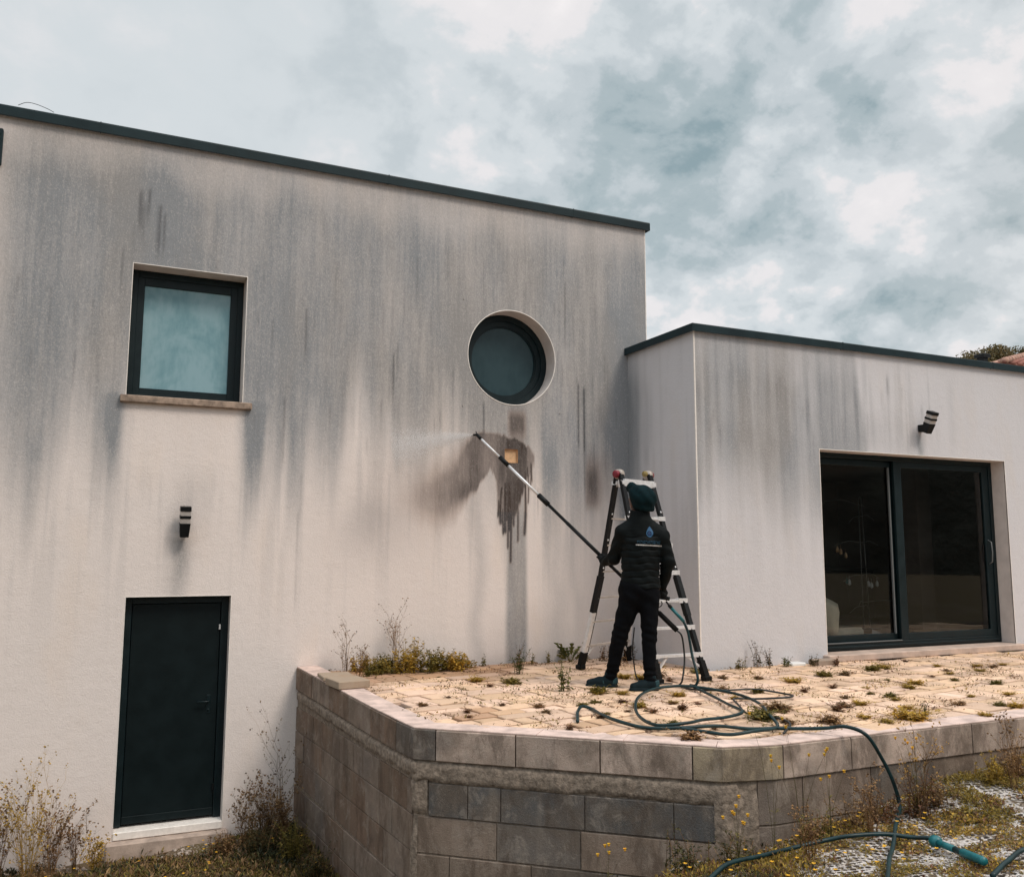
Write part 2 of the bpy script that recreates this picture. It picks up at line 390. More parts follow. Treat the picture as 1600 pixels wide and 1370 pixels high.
def ground_mat():
    M_ = bpy.data.materials.new('ground_soil'); M_.use_nodes = True; t = NT(M_.node_tree); b = t.n['Principled BSDF']
    oc = t.new('ShaderNodeTexCoord').outputs['Object']
    n = t.noise(oc, 2.2, 5, .65); g = t.noise(oc, 38, 4, .7)
    soil = t.mix(g, (.070, .046, .026), (.21, .155, .10)); soil = t.mix(t.smooth(n, .45, .65), soil, (.12, .095, .035))
    # stones
    vo = t.new('ShaderNodeTexVoronoi', feature='F1'); t.set(vo.inputs['Vector'], oc); vo.inputs['Scale'].default_value = 30
    st = t.mix(t.noise(oc, 50, 2), (.20, .165, .14), (.46, .40, .35))
    soil = t.mix(t.math('MULTIPLY', t.smooth(vo.outputs['Distance'], .42, .25), t.smooth(t.noise(oc, 1.4, 3), .45, .6)), soil, st)
    # white honeycomb gravel stabiliser mats, on the upper ground right of the wall only
    v2 = t.new('ShaderNodeTexVoronoi', feature='F1'); v2.inputs['Scale'].default_value = 23; v2.inputs['Randomness'].default_value = .3
    t.set(v2.inputs['Vector'], t.mapping(oc, rot=(0, 0, .4)))
    edge = t.smooth(v2.outputs['Distance'], .35, .47)
    at = t.new('ShaderNodeAttribute', attribute_name='tint'); sp = t.new('ShaderNodeSeparateColor', i_0=at.outputs[0])
    hc = t.mix(edge, t.mix(g, (.018, .014, .010), (.08, .062, .05)), t.mix(t.noise(oc, 9, 4), (.30, .26, .24), (.80, .75, .72)))
    c = t.mix(t.math('MULTIPLY', sp.outputs[0], t.smooth(t.noise(oc, 3.5, 5, .7), .62, .50)), soil, hc)
    t.set(b.inputs['Base Color'], c); b.inputs['Roughness'].default_value = .95; b.inputs['Specular IOR Level'].default_value = .2
    bn = t.new('ShaderNodeBump'); bn.inputs['Distance'].default_value = .02; bn.inputs['Strength'].default_value = .8
    t.set(bn.inputs['Height'], t.math('ADD', g, t.math('MULTIPLY', t.math('MULTIPLY', edge, sp.outputs[0]), .8))); t.l.new(bn.outputs[0], b.inputs['Normal'])
    return M_
M['ground'] = ground_mat()
M['hill'] = mat('reflection_hill', (.060, .060, .050), .95, spec=.1, noise=(.15, .5), bump=(.5, 1.5, 1))

# ------------------------------------------------------------------ terrain
CP = np.array([(6.7, 4.8, -1.56), (5.8, 4.8, -1.60), (5.25, 4.8, -1.70), (4.64, 4.8, -1.84), (4.23, 4.8, -1.96), (3.85, 4.8, -2.12), (3.1, 5.4, -2.42),
 (2.1, 6.3, -2.68), (1.9, 8, -2.80), (1.3, 9.5, -2.78), (.27, 9.5, -2.86), (-1.5, 9.5, -2.9), (-5, 9.5, -3), (0, 7, -2.78), (1.5, 6, -2.7),
 (2.9, 4.0, -1.86), (3.4, 4.15, -1.76), (3.8, 4.35, -1.77), (4.3, 4.4, -1.77), (4.0, 4.0, -1.75), (3.0, 3.4, -1.76), (4.9, 4.5, -1.75), (4.2, 3.6, -1.74), (5, 3.5, -1.66), (4.5, 4.3, -1.75), (6, 3.5, -1.56), (8, 4, -1.5), (8, 3, -1.5), (0, 5, -2.4), (1.5, 4, -2.1),
 (0, 3, -1.85), (0, 0, -1.62), (3, 0, -1.6), (-4, 4, -2.6), (-6, 0, -1.9), (8, 0, -1.55), (0, -8, -1.6), (14, 6, -1.55), (14, 18, -1.6), (4, 18, -2), (-8, 18, -2.9), (-8, 9, -3)])
def terrain(x, y):
    x = np.asarray(x, float); y = np.asarray(y, float); num = 0; den_ = 0
    for a, b, c_ in CP:
        w_ = 1/((x-a)**2+(y-b)**2+.12)**1.6; num = num+w_*c_; den_ = den_+w_
    z = num/den_
    d = np.hypot(x-4, y-6); k = ss(d, 14, 26)
    z = z*(1-k)+(-1.7)*k
    near = 1-ss(d, 10, 16)
    return z+near*((fbm(x*1.7, y*1.7, 3)-.5)*.09+(fbm(x*8, y*8, 5, 3)-.5)*.03)
def lines(segs):
    o = []
    for a, b, st in segs: o += list(np.arange(a, b, st))
    o.append(segs[-1][1]); return np.array(o)
gx = lines([(-600, -60, 60), (-60, -12, 4), (-12, -3, .5), (-3, 9, .07), (9, 16, .5), (16, 60, 4), (60, 600, 60)])
gy = lines([(-600, -60, 60), (-60, -6, 4), (-6, 2, .5), (2, 10.2, .07), (10.2, 20, .8), (20, 60, 4), (60, 600, 60)])
X, Y = np.meshgrid(gx, gy, indexing='ij'); Z = terrain(X, Y)
def grid_faces(nx, ny):
    i, j = np.meshgrid(np.arange(nx-1), np.arange(ny-1), indexing='ij'); a = (i*ny+j).ravel()
    return np.stack([a, a+ny, a+ny+1, a+1], 1)
hcmask = ss(X-.35*(Y-4), 2.9, 3.6)*(1-ss(Y, 6, 8))*(1-ss(np.abs(X-6), 8, 12))*ss(-Y, -8, 3+0*Y+0)
hcmask = ss(X-.2*(Y-4), 2.9, 3.7)*(1-ss(X, 13, 16))*(Y < 7)
gcol = np.stack([hcmask.ravel()]*3, 1)
ground = link('ground', np_mesh('ground', np.stack([X.ravel(), Y.ravel(), Z.ravel()], 1), grid_faces(len(gx), len(gy)), gcol, smooth=True), M['ground'])
tag(ground, kind='structure')
# unseen ridge added behind the camera, raised so the door glass reflects dark
th = np.linspace(0, 2*np.pi, 220); rad = np.linspace(0, 1, 9)
TH, RD = np.meshgrid(th, rad, indexing='ij')
hgt = 7+14*np.clip(-np.cos(TH+R(45)), 0, 1)+4*(fbm(np.cos(TH)*4, np.sin(TH)*4, 9)-.3)
hx = 4+(62+RD*60)*np.sin(TH); hy = 2+(62+RD*60)*np.cos(TH)
hzz = -1.9+hgt*np.sin(np.clip(RD*1.3, 0, 1)*np.pi/2)**.7+(vnoise(TH*60, RD*9, 2)-.5)*1.6*RD
hk = ss(np.cos(TH-R(18)), .0, .30); hzz = hzz*(1-hk)-2.2*hk
reflection_hills = link('reflection_hills', np_mesh('reflection_hills', np.stack([hx.ravel(), hy.ravel(), hzz.ravel()], 1), grid_faces(len(th), len(rad)), smooth=True), M['hill'])
tag(reflection_hills, kind='structure')

# ------------------------------------------------------------------ house
WY = 9.5; TOP = 4.165          # main wall plane and its top under the coping
XW, YW, WTOP = 6.0, 8.108, 2.475
XL, XR = -7.0, 6.29
house = empty('house', (3.5, 12, -2.8), 'cream rendered flat roofed house with soot streaked walls and dark teal roof edging', 'house')
CX, CZ, CR = 4.385, 2.287, .572
def gline(segs, must):
    l = set(np.round(lines(segs), 4).tolist())
    l = [q for q in l if all(abs(q-mm) > .006 for mm in must)]+list(must)
    return np.array(sorted(l))
HQ = .64
xs = gline([(XL, -1.2, .1), (-1.2, 3.2, .022), (3.2, 5.2, .011), (5.2, XR, .02)], [.18, 1.29, .28, 1.258, CX-HQ, CX+HQ, 4.29, 4.46, XL, XR, -2.0, -1.03])
zs = gline([(-3.4, -1.3, .1), (-1.3, -.3, .04), (-.3, 1.35, .018), (1.35, TOP, .03)], [1.512, 2.862, -.458, -2.70, CZ-HQ, CZ+HQ, 1.025, 1.185, TOP, 3.62, 4.03])
holes = [(.18, 1.29, 1.512, 2.862), (.28, 1.258, -2.70, -.458), (CX-HQ, CX+HQ, CZ-HQ, CZ+HQ), (4.29, 4.46, 1.025, 1.185)]

def strip(x, z, x0, w_, z0, z1, f0=.05, f1=.3, wob=.01, seed=0):
    """soft vertical streak from z1 (top) to z0 (bottom)"""
    c_ = x0+(vnoise(z*3, z*0+seed, seed)-.5)*wob*2
    return np.exp(-((x-c_)/w_)**2)*ss(z, z0-f1*.5, z0+f1*.5)*(1-ss(z, z1-f0*.5, z1+f0*.5))
def sdpoly(px, pz, poly):
    """signed distance to polygon (negative inside)"""
    d = np.full(px.shape, 1e9); ins = np.zeros(px.shape, bool); n = len(poly)
    for i in range(n):
        ax, az = poly[i]; bx, bz = poly[(i+1) % n]; ex, ez = bx-ax, bz-az
        t = np.clip(((px-ax)*ex+(pz-az)*ez)/(ex*ex+ez*ez), 0, 1)
        d = np.minimum(d, np.hypot(px-ax-t*ex, pz-az-t*ez))
        cnd = ((az > pz) != (bz > pz)) & (px < (bx-ax)*(pz-az)/(bz-az+1e-12)+ax); ins ^= cnd
    return np.where(ins, -d, d)
def wall_tint(x, z):
    colm = fbm(x*2.2, x*0+.5, 11, 3)            # per-column variation
    colf = fbm(x*9, z*.25, 12, 3)
    zb = 1.02+(colm-.5)*1.7+(fbm(x*7, z*0, 31, 2)-.5)*.9-.45*ss(x, 5.0, 5.8)-.15*ss(-x, .0, 1.)
    lower = ss(z, zb-.75, zb+.75)
    topfade = 1-.30*ss(z+(fbm(x*3, z*.5, 13)-.5)*.5, 3.55, 4.0)
    blotch = fbm(x*1.1, z*.8, 14, 4); blotch2 = fbm(x*3.1, z*1.1, 15, 3)
    st = fbm(x*16, z*.55, 16, 3); st2 = fbm(x*34, z*1.3, 26, 2)
    g = lower*topfade*(.88+.34*(blotch-.5)+.24*(blotch2-.5)+.12*(st-.5)+.20*(st2-.5))
    g = g+.13*(1-lower)*ss(z, -1.5, 1.0)*(.3+1.6*ss(st, .5, .68))
    # cleaner left edge, clean patch sheltered by the sill
    g = g*(1-.5*(1-ss(x, -1.15, -.75)))
    shel = ss(x, .12, .30)*(1-ss(x, 1.20, 1.38))*ss(z, .35, .95)*(z < 1.45)
    g = g*(1-.92*shel)
    for x0, w_, z0 in ((.14, .055, .55), (1.385, .075, .35), (.06, .05, .9), (1.50, .05, .7)):
        g = g+.42*strip(x, z, x0, w_, z0, 1.52, .06, 1.2, .02, 1)
    # window-side dark
    # smear under the wall lamp
    g = g+.95*strip(x, z, .755, .09, -.45, .11, .08, .9, .03, 2)*(.65+.7*(fbm(x*14, z*4, 33)-.3))
    g = g+.35*np.exp(-(((x-.74)/.11)**2+((z-.25)/.2)**2))
    # column of soot under the round window, all the way down
    wd = .115+.02*ss(-z, -1.2, 1.)
    cw = ss(x, 4.44-wd-.03, 4.44-wd+.05)*(1-ss(x, 4.455+wd-.05, 4.455+wd+.03))
    g = np.maximum(g, cw*(.82*ss(z, .9, 1.3)+.60*(1-ss(z, .2, 1.0))+.3)*(z < 1.72)*(.7+.45*fbm(x*12, z*1.2, 17)))
    g = g+.30*strip(x, z, 3.95, .09, -1.3, .6, .7, .5, .05, 4)+.25*strip(x, z, 4.95, .12, -1.2, 1.2, .6, .8, .05, 6)+.2*strip(x, z, 5.22, .07, -1.0, .4, .6, .8, .05, 7)
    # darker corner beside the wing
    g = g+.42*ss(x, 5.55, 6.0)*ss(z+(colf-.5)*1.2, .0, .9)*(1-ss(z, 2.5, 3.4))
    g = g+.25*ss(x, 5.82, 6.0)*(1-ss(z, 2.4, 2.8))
    # wet brown area
    spray = [(3.97, 1.36), (3.86, 1.31), (3.60, 1.00), (3.20, .75), (3.00, .55), (3.12, .42), (3.42, .28), (3.62, .35), (3.80, .55), (3.98, .78), (4.10, .98),
             (4.19, .80), (4.235, .45), (4.29, .33), (4.38, .30), (4.46, .50), (4.55, .72), (4.62, .92), (4.655, 1.10), (4.60, 1.24), (4.50, 1.30), (4.36, 1.33), (4.2, 1.36)]
    d = sdpoly(x, z, spray)
    d = d+(fbm(x*24, z*2.2, 18, 3)-.5)*.10
    leftfade = ss(x+(z-.7)*.15, 2.75, 3.95)
    soft = .015+.16*(1-ss(x, 3.5, 4.0))
    b_ = (1-ss(d, -soft, soft))*(.17+.52*leftfade)
    b_ = b_*(.75+.5*fbm(x*6, z*2.5, 19))
    drip = 0
    for x0, w_, z0, z1 in ((4.245, .022, .30, .75), (4.30, .020, .20, .8), (4.345, .02, .22, .8), (4.375, .014, -.14, .6), (4.405, .012, .28, .7), (4.47, .011, .10, .85), (4.56, .017, .18, .95),
                           (4.59, .010, .55, 1.0), (4.63, .008, .72, 1.05), (4.27, .012, .18, .5), (4.33, .012, .02, .5), (4.655, .008, .8, 1.05), (4.20, .01, .38, .6)):
        drip = np.maximum(drip, np.clip(1.25*strip(x, z, x0, w_, z0, z1, .1, .06, .012, int(x0*50)), 0, 1))
    core = ss(x, 4.25, 4.32)*(1-ss(x, 4.56, 4.64))*(1-ss(d, -.02, .02))
    b_ = np.clip(np.maximum(b_, .92*core*(.75+.4*fbm(x*8, z*3, 20))), 0, 1)
    b_ = np.maximum(b_, drip*.95)
    b_ = np.maximum(b_, .75*cw*ss(z, 1.2, 1.45)*(1-ss(z, 1.55, 1.72)))
    b_ = b_+.17*np.exp(-(((x-3.35)/.65)**2+((z-.65)/.5)**2))+.07*np.exp(-(((x-2.6)/.7)**2+((z-.2)/.5)**2))
    # brown run beside the ladder
    b_ = b_+.55*ss(x, 5.34, 5.40)*(1-ss(x, 5.50, 5.64))*ss(z, .42, .60)*(1-ss(z, .85, 1.25))
    b_ = b_+.22*ss(x, 5.36, 5.44)*(1-ss(x, 5.6, 5.9))*ss(z, .45, .8)*(1-ss(z, 1.0, 1.35))
    b_ = b_+.10*(1-ss(z+(fbm(x*5, x*0, 71)-.5)*.5, -2.85, -2.45))*(x < 2)+.16*(1-ss(z+(fbm(x*6, x*0, 72)-.5)*.25, -1.27, -1.08))*(x > 2)
    # drips
    k = 0
    rs = np.random.default_rng(3)
    fixed = [(.22, .018, 3.25, 3.62, .7), (.29, .014, 3.35, 3.66, .6), (.245, .02, 3.18, 3.5, .5), (.40, .018, 3.0, 3.5, .65), (.455, .012, 3.02, 3.42, .5), (1.93, .013, 2.05, 2.6, .5), (2.92, .010, 1.5, 2.2, .6),
             (5.285, .014, 1.25, 2.05, .8), (5.36, .016, 1.15, 2.0, .95), (5.365, .012, .7, 1.6, .5), (4.02, .010, 1.32, 1.72, .75), (4.01, .012, 2.2, 2.7, .6), (5.1, .012, 2.5, 3.3, .4),
             (1.93, .010, .3, .8, .25), (1.9, .01, -.6, .4, .2), (4.72, .008, .45, .72, .4), (2.98, .016, .9, 1.3, .3), (2.35, .01, 1.1, 1.8, .4), (1.72, .014, .9, 1.6, .4)]
    for _ in range(130):
        x0 = rs.uniform(-1.2, 5.9); zt = rs.uniform(1.2, 3.6); ln = rs.uniform(.12, .5)
        fixed.append((x0, rs.uniform(.005, .012), zt-ln, zt, rs.uniform(.08, .34)))
    for x0, w_, z0, z1, a in fixed:
        k = np.maximum(k, a*strip(x, z, x0, w_, z0, z1, .08, .3, .008, int(abs(x0)*30)))
    k = np.maximum(k, drip*.55*(z < .45))
    return np.stack([np.clip(g, 0, 1), np.clip(b_, 0, 1), np.clip(k, 0, 1)], -1)

def wall_mesh(xs, zs, holes, tintf, mapf):
    Xg, Zg = np.meshgrid(xs, zs, indexing='ij'); nz = len(zs)
    f = grid_faces(len(xs), nz)
    cxs = (xs[:-1]+xs[1:])/2; czs = (zs[:-1]+zs[1:])/2
    A, B = np.meshgrid(cxs, czs, indexing='ij'); keep = np.ones(A.shape, bool)
    for x0, x1, z0, z1 in holes: keep &= ~((A > x0) & (A < x1) & (B > z0) & (B < z1))
    f = f[keep.ravel()]
    x = Xg.ravel(); z = Zg.ravel()
    return mapf(x, z), f, tintf(x, z)
v, f, t_ = wall_mesh(xs, zs, holes, wall_tint, lambda x, z: np.stack([x, x*0+WY, z], 1))
# ring patch between the square and the round opening
na = 260; an = np.linspace(0, 2*np.pi, na, endpoint=False); nr = 22
ring = []
for k in range(nr+1):
    s_ = k/nr; ca, sa = np.cos(an), np.sin(an); sq = HQ/np.maximum(np.abs(ca), np.abs(sa)); rr = CR*(1-s_)+sq*s_
    ring.append(np.stack([CX+rr*ca, np.full(na, WY), CZ+rr*sa], 1))
rv = np.concatenate(ring); rf = []
for k in range(nr):
    for j in range(na): rf.append((k*na+j, k*na+(j+1) % na, (k+1)*na+(j+1) % na, (k+1)*na+j))
rt_ = wall_tint(rv[:, 0], rv[:, 2]); rf = np.array(rf)+len(v)
v = np.concatenate([v, rv]); f = np.concatenate([f, rf]); t_ = np.concatenate([t_, rt_])
# returns: right end, back, left end of the main volume (plain)
def quad(vs):
    global v, f, t_
    b = len(v); v = np.concatenate([v, np.array(vs, float)]); f = np.concatenate([f, [[b, b+1, b+2, b+3]]]); t_ = np.concatenate([t_, np.tile([[.25, 0, 0]], (4, 1))])
quad([(XR, WY, -3.4), (XR, 18, -3.4), (XR, 18, TOP), (XR, WY, TOP)])
quad([(XR, 18, -3.4), (XL, 18, -3.4), (XL, 18, TOP), (XR, 18, TOP)])
quad([(XL, 18, -3.4), (XL, WY, -3.4), (XL, WY, TOP), (XL, 18, TOP)])
quad([(XL, WY, TOP), (XR, WY, TOP), (XR, 18, TOP), (XL, 18, TOP)])
main_wall = link('main_wall', np_mesh('main_wall', v, f, t_), M['render'], house)

def wing_tint(x, z):
    colm = fbm(x*2.5, x*0, 41, 3); st = fbm(x*15, z*.6, 42, 3); bl = fbm(x*1.4, z*1.0, 43, 4)
    xe = 8.43+(2.38-z)*.13+(fbm(z*5, z*0, 44)-.5)*.08
    left = 1-ss(x, xe-.05, xe+.06)
    zb = .95+(colm-.5)*1.2
    g = ss(z, zb-.8, zb+.5)*(1-.30*ss(z, 1.9, 2.4))*(.82+.8*(bl-.5)+.7*(st-.5))*left
    g = g+.14*left*(1-ss(z, .3, 1.2))*ss(z, -1., .6)*ss(st, .4, .7)
    g = g+(1-left)*.24*ss(st, .45, .7)*ss(z, 1.0, 1.5)*(1-ss(x, 9.8, 10.6))*(1-ss(z, 2.2, 2.45)*.6)
    g = g+.5*(1-ss(x, 9.25, 9.5))*(1-left)*ss(z, 1.1, 1.35)*(1-ss(z, 1.5, 1.9))*.7*fbm(x*5, z*2, 45)
    g = g+.85*strip(x, z, 9.49, .055, 1.2, 1.5, .05, .2, .01, 3)
    k = 0
    rs = np.random.default_rng(13)
    for _ in range(44):
        x0 = rs.uniform(6.1, 9.9); zt = rs.uniform(1.2, 2.3); ln = rs.uniform(.12, .4)
        k = np.maximum(k, rs.uniform(.06, .26)*strip(x, z, x0, rs.uniform(.008, .018), zt-ln, zt, .08, .3, .01, int(x0*30)))
    k = np.maximum(k, .45*strip(x, z, 6.04, .014, 1.5, 1.9, .1, .2, .01, 5)); k = np.maximum(k, .4*strip(x, z, 8.98, .02, 1.95, 2.2, .1, .2, .01, 5))
    return np.stack([np.clip(g, 0, 1), g*0, np.clip(k, 0, 1)], -1)
def side_tint(y, z):
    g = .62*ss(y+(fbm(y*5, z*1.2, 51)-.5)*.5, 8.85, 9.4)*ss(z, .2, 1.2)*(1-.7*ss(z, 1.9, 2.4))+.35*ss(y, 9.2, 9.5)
    g = g+.02+.12*(fbm(y*2, z*.8, 52)-.5)+.12*ss(fbm(y*14, z*.7, 53), .5, .7)
    g = g*(1-.45*(1-ss(z, -1.2, .2)))
    return np.stack([np.clip(g, 0, 1), g*0, g*0], -1)
SX0, SX1, SZ0, SZ1 = 7.80, 11.06, -1.19, 1.215
WXR = 15.0; WBK = 15.0
xs2 = gline([(XW, 9.8, .028), (9.8, WXR, .1)], [SX0, SX1, XW, WXR]); zs2 = gline([(-1.75, .8, .06), (.8, WTOP, .035)], [SZ0, SZ1, WTOP])
v, f, t_ = wall_mesh(xs2, zs2, [(SX0, SX1, -1.8, SZ1)], wing_tint, lambda x, z: np.stack([x, x*0+YW, z], 1))
ys = lines([(YW, WY+.02, .04)]); zs3 = lines([(-1.75, WTOP, .04)])
v2_, f2, t2 = wall_mesh(ys, zs3, [], side_tint, lambda y, z: np.stack([y*0+XW, y, z], 1))
f2 = f2[:, ::-1]+len(v); v = np.concatenate([v, v2_]); f = np.concatenate([f, f2]); t_ = np.concatenate([t_, t2])
quad([(WXR, YW, -1.75), (WXR, WBK, -1.75), (WXR, WBK, WTOP), (WXR, YW, WTOP)])
quad([(WXR, WBK, -1.75), (6.3, WBK, -1.75), (6.3, WBK, WTOP), (WXR, WBK, WTOP)])
quad([(XW, YW, WTOP), (WXR, YW, WTOP), (WXR, WBK, WTOP), (XW, WBK, WTOP)])
wing_wall = link('wing_wall', np_mesh('wing_wall', v, f, t_), M['render2'], house)

# reveals of the openings
RD_ = .26
def rect_reveal(b, x0, x1, z0, z1, y0, y1, sides='lrtb'):
    if 'l' in sides: b.add([(x0, y0, z0), (x0, y1, z0), (x0, y1, z1), (x0, y0, z1)], [(0, 1, 2, 3)])
    if 'r' in sides: b.add([(x1, y0, z0), (x1, y0, z1), (x1, y1, z1), (x1, y1, z0)], [(0, 1, 2, 3)])
    if 't' in sides: b.add([(x0, y0, z1), (x0, y1, z1), (x1, y1, z1), (x1, y0, z1)], [(0, 1, 2, 3)])
    if 'b' in sides: b.add([(x0, y0, z0), (x1, y0, z0), (x1, y1, z0), (x0, y1, z0)], [(0, 1, 2, 3)])
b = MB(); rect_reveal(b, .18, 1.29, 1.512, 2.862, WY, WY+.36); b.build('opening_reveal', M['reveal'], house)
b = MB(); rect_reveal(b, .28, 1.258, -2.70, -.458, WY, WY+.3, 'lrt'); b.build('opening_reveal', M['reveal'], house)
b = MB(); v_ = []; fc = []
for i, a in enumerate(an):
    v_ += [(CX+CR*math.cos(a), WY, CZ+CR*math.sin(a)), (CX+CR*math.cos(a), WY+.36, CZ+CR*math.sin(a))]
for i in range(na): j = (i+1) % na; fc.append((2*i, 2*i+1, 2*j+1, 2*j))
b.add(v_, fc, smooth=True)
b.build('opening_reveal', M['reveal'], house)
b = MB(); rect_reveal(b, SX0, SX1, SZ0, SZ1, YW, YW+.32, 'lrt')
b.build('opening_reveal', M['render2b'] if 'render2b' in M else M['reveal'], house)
# corner beads: thin pale profiles round the openings and at the wing corner
def bead_rect(x0, x1, z0, z1, y, bottom=False, w_=.007):
    b = MB(); p = .003
    b.box(x0-w_, x0, y-p, y+.01, z0, z1); b.box(x1, x1+w_, y-p, y+.01, z0, z1)
    b.box(x0-w_, x1+w_, y-p, y+.01, z1, z1+w_)
    return b
bead_rect(.18, 1.29, 1.512, 2.862, WY).build('corner_bead', M['bead'], house)
bead_rect(.28, 1.258, -2.84, -.458, WY).build('corner_bead', M['bead'], house)
bead_rect(SX0, SX1, SZ0, SZ1, YW, w_=.008).build('corner_bead', M['bead'], house)
b = MB(); b.box(XW-.004, XW+.010, YW-.004, YW+.010, -1.74, WTOP); b.build('corner_bead', M['bead'], house)
b = MB(); pts = np.stack([CX+(CR+.002)*np.cos(np.linspace(0, 2*np.pi, 121)), np.full(121, WY), CZ+(CR+.002)*np.sin(np.linspace(0, 2*np.pi, 121))], 1)
b.tube(pts, .006, 6, caps=False); b.build('corner_bead', M['bead'], house)
b = MB(); b.box(XR-.010, XR+.003, WY-.003, WY+.01, 2.6, TOP); b.build('corner_bead', M['bead'], house)

# roof copings (metal cap with a drip fold)
def coping(pts, z0, h, over, name, depth=.42):
    """pts: wall-line polyline in plan, outward normal to the left of travel reversed; section swept with mitres"""
    sec = [(over-.012, -.012), (over, -.012), (over, h*.86), (over-.004, h), (-depth, h+.03), (-depth, h+.01), (over-.016, h-.02)]
    P_ = [np.array(p, float) for p in pts]; n_ = len(P_); rows = []
    for i in range(n_):
        d0 = (P_[i]-P_[i-1]) if i > 0 else (P_[1]-P_[0]); d1 = (P_[i+1]-P_[i]) if i < n_-1 else d0
        d0 = d0/np.linalg.norm(d0); d1 = d1/np.linalg.norm(d1)
        n0 = np.array([d0[1], -d0[0]]); n1_ = np.array([d1[1], -d1[0]]); mm = n0+n1_; mm /= np.linalg.norm(mm); k = 1/(mm@n0)
        rows.append([(P_[i][0]+mm[0]*o*k, P_[i][1]+mm[1]*o*k, z0+hh) for o, hh in sec])
    b = MB(); ns = len(sec); v_ = [q for r_ in rows for q in r_]; fc = []
    for i in range(n_-1):
        for j in range(ns): k = (j+1) % ns; fc.append((i*ns+j, (i+1)*ns+j, (i+1)*ns+k, i*ns+k))
    fc += [tuple(range(ns)), tuple((n_-1)*ns+j for j in reversed(range(ns)))]
    b.add(v_, fc); return b
coping([(XL, WY+3), (XL, WY), (XR, WY), (XR, 18)], TOP, .092, .05, 'x').build('roof_coping', M['coping'], house)
cb = coping([(XW, WY-.002), (XW, YW), (WXR, YW), (WXR, WBK)], WTOP, .078, .05, 'x', depth=.3)
cb.build('roof_coping', M['coping'], house)
# standing joints of the copings
for xj in (-.2, 2.8, 5.2): b = MB(); b.box(xj, xj+.008, WY-.0520, WY+.2, TOP-.008, TOP+.096); b.build('coping_joint', M['coping'], house)
for xj in (8.2, 10.9): b = MB(); b.box(xj, xj+.008, YW-.0520, YW+.2, WTOP-.008, WTOP+.082); b.build('coping_joint', M['coping'], house)

# upper left window
def frame_box(b, x0, x1, z0, z1, y0, y1, wl, wr, wt, wb, bev=.004):
    b.box(x0, x0+wl, y0, y1, z0, z1, bev=bev); b.box(x1-wr, x1, y0, y1, z0, z1, bev=bev)
    b.box(x0+wl-.003, x1-wr+.003, y0+.001, y1, z1-wt, z1, bev=bev); b.box(x0+wl-.003, x1-wr+.003, y0+.001, y1, z0, z0+wb, bev=bev)
b = MB(); frame_box(b, .18, 1.29, 1.512, 2.862, WY+.22, WY+.30, .06, .06, .07, .06)
frame_box(b, .235, 1.235, 1.566, 2.80, WY+.235, WY+.29, .07, .075, .09, .07)
win = b.build('window', M['frame'], house)
b = MB(); b.box(.29, 1.17, WY+.255, WY+.27, 1.62, 2.73); b.build('pane', M['frost_sky'], win)
b = MB(); b.box(.125, 1.385, WY-.055, WY+.235, 1.442, 1.514, bev=.008); b.build('window_sill', M['stone_sill'], win)
# upper far-left window edge
b = MB(); b.box(-1.95, -1.035, WY-.06, WY+.02, 3.655, 4.01, bev=.008)
for k in range(6): b.box(-1.93, -1.055, WY-.072, WY-.05, 3.68+k*.054, 3.715+k*.054)
b.build('shutter_box', M['coping'], house)

# round window
def annulus(b, cx_, cz_, r0, r1, y0, y1, n=96, mi=0):
    a_ = np.linspace(0, 2*np.pi, n, endpoint=False); v_ = []; fc = []
    for q in a_:
        for r_, y_ in ((r0, y0), (r1, y0), (r1, y1), (r0, y1)): v_.append((cx_+r_*math.cos(q), y_, cz_+r_*math.sin(q)))
    for i in range(n):
        j = (i+1) % n
        for k in range(4): l = (k+1) % 4; fc.append((i*4+k, j*4+k, j*4+l, i*4+l))
    b.add(v_, fc, mi, smooth=False)
b = MB(); annulus(b, CX, CZ, .50, CR, WY+.23, WY+.32); annulus(b, CX, CZ, .435, .508, WY+.25, WY+.31); annulus(b, CX, CZ, .42, .44, WY+.262, WY+.30)
rw = b.build('round_window', M['frame'], house)
b = MB(); a_ = np.linspace(0, 2*np.pi, 96, endpoint=False)
b.add([(CX+.43*math.cos(q), WY+.28, CZ+.43*math.sin(q)) for q in a_], [tuple(range(96))]); b.build('pane', M['round_pane'], rw)

# square recess under the round window
b = MB(); x0, x1, z0, z1 = 4.29, 4.46, 1.025, 1.185
rect_reveal(b, x0, x1, z0, z1, WY, WY+.03); b.add([(x0, WY+.03, z0), (x1, WY+.03, z0), (x1, WY+.03, z1), (x0, WY+.03, z1)], [(0, 1, 2, 3)])
b.build('wall_recess', M['patch'], house)

# basement door
b = MB(); b.box(.28, .345, WY+.12, WY+.22, -2.62, -.458, bev=.004); b.box(1.185, 1.258, WY+.12, WY+.22, -2.62, -.458, bev=.004); b.box(.342, 1.188, WY+.121, WY+.22, -.53, -.458, bev=.004)
dr = b.build('door_frame', M['frame'], house)
b = MB(); b.box(.35, 1.18, WY+.135, WY+.19, -2.60, -.535, bev=.003)
b.box(.35, 1.18, WY+.126, WY+.137, -2.60, -2.53, bev=.003)
door = b.build('door', M['door'], house)
b = MB(); b.tube([(1.10, WY+.135, -1.50), (1.10, WY+.085, -1.50), (1.095, WY+.08, -1.50), (.99, WY+.08, -1.50)], .009, 8); b.box(1.08, 1.12, WY+.128, WY+.136, -1.62, -1.44, bev=.003)
b.tube([(1.10, WY+.136, -1.585), (1.10, WY+.118, -1.585)], .012, 10); b.build('handle', M['frame'], door)
b = MB(); b.box(1.168, 1.184, WY+.112, WY+.136, -.80, -.75, bev=.002); b.build('hinge', M['alu'], door)
b = MB(); b.box(1.168, 1.184, WY+.112, WY+.136, -2.36, -2.30, bev=.002); b.build('hinge', M['black'], door)
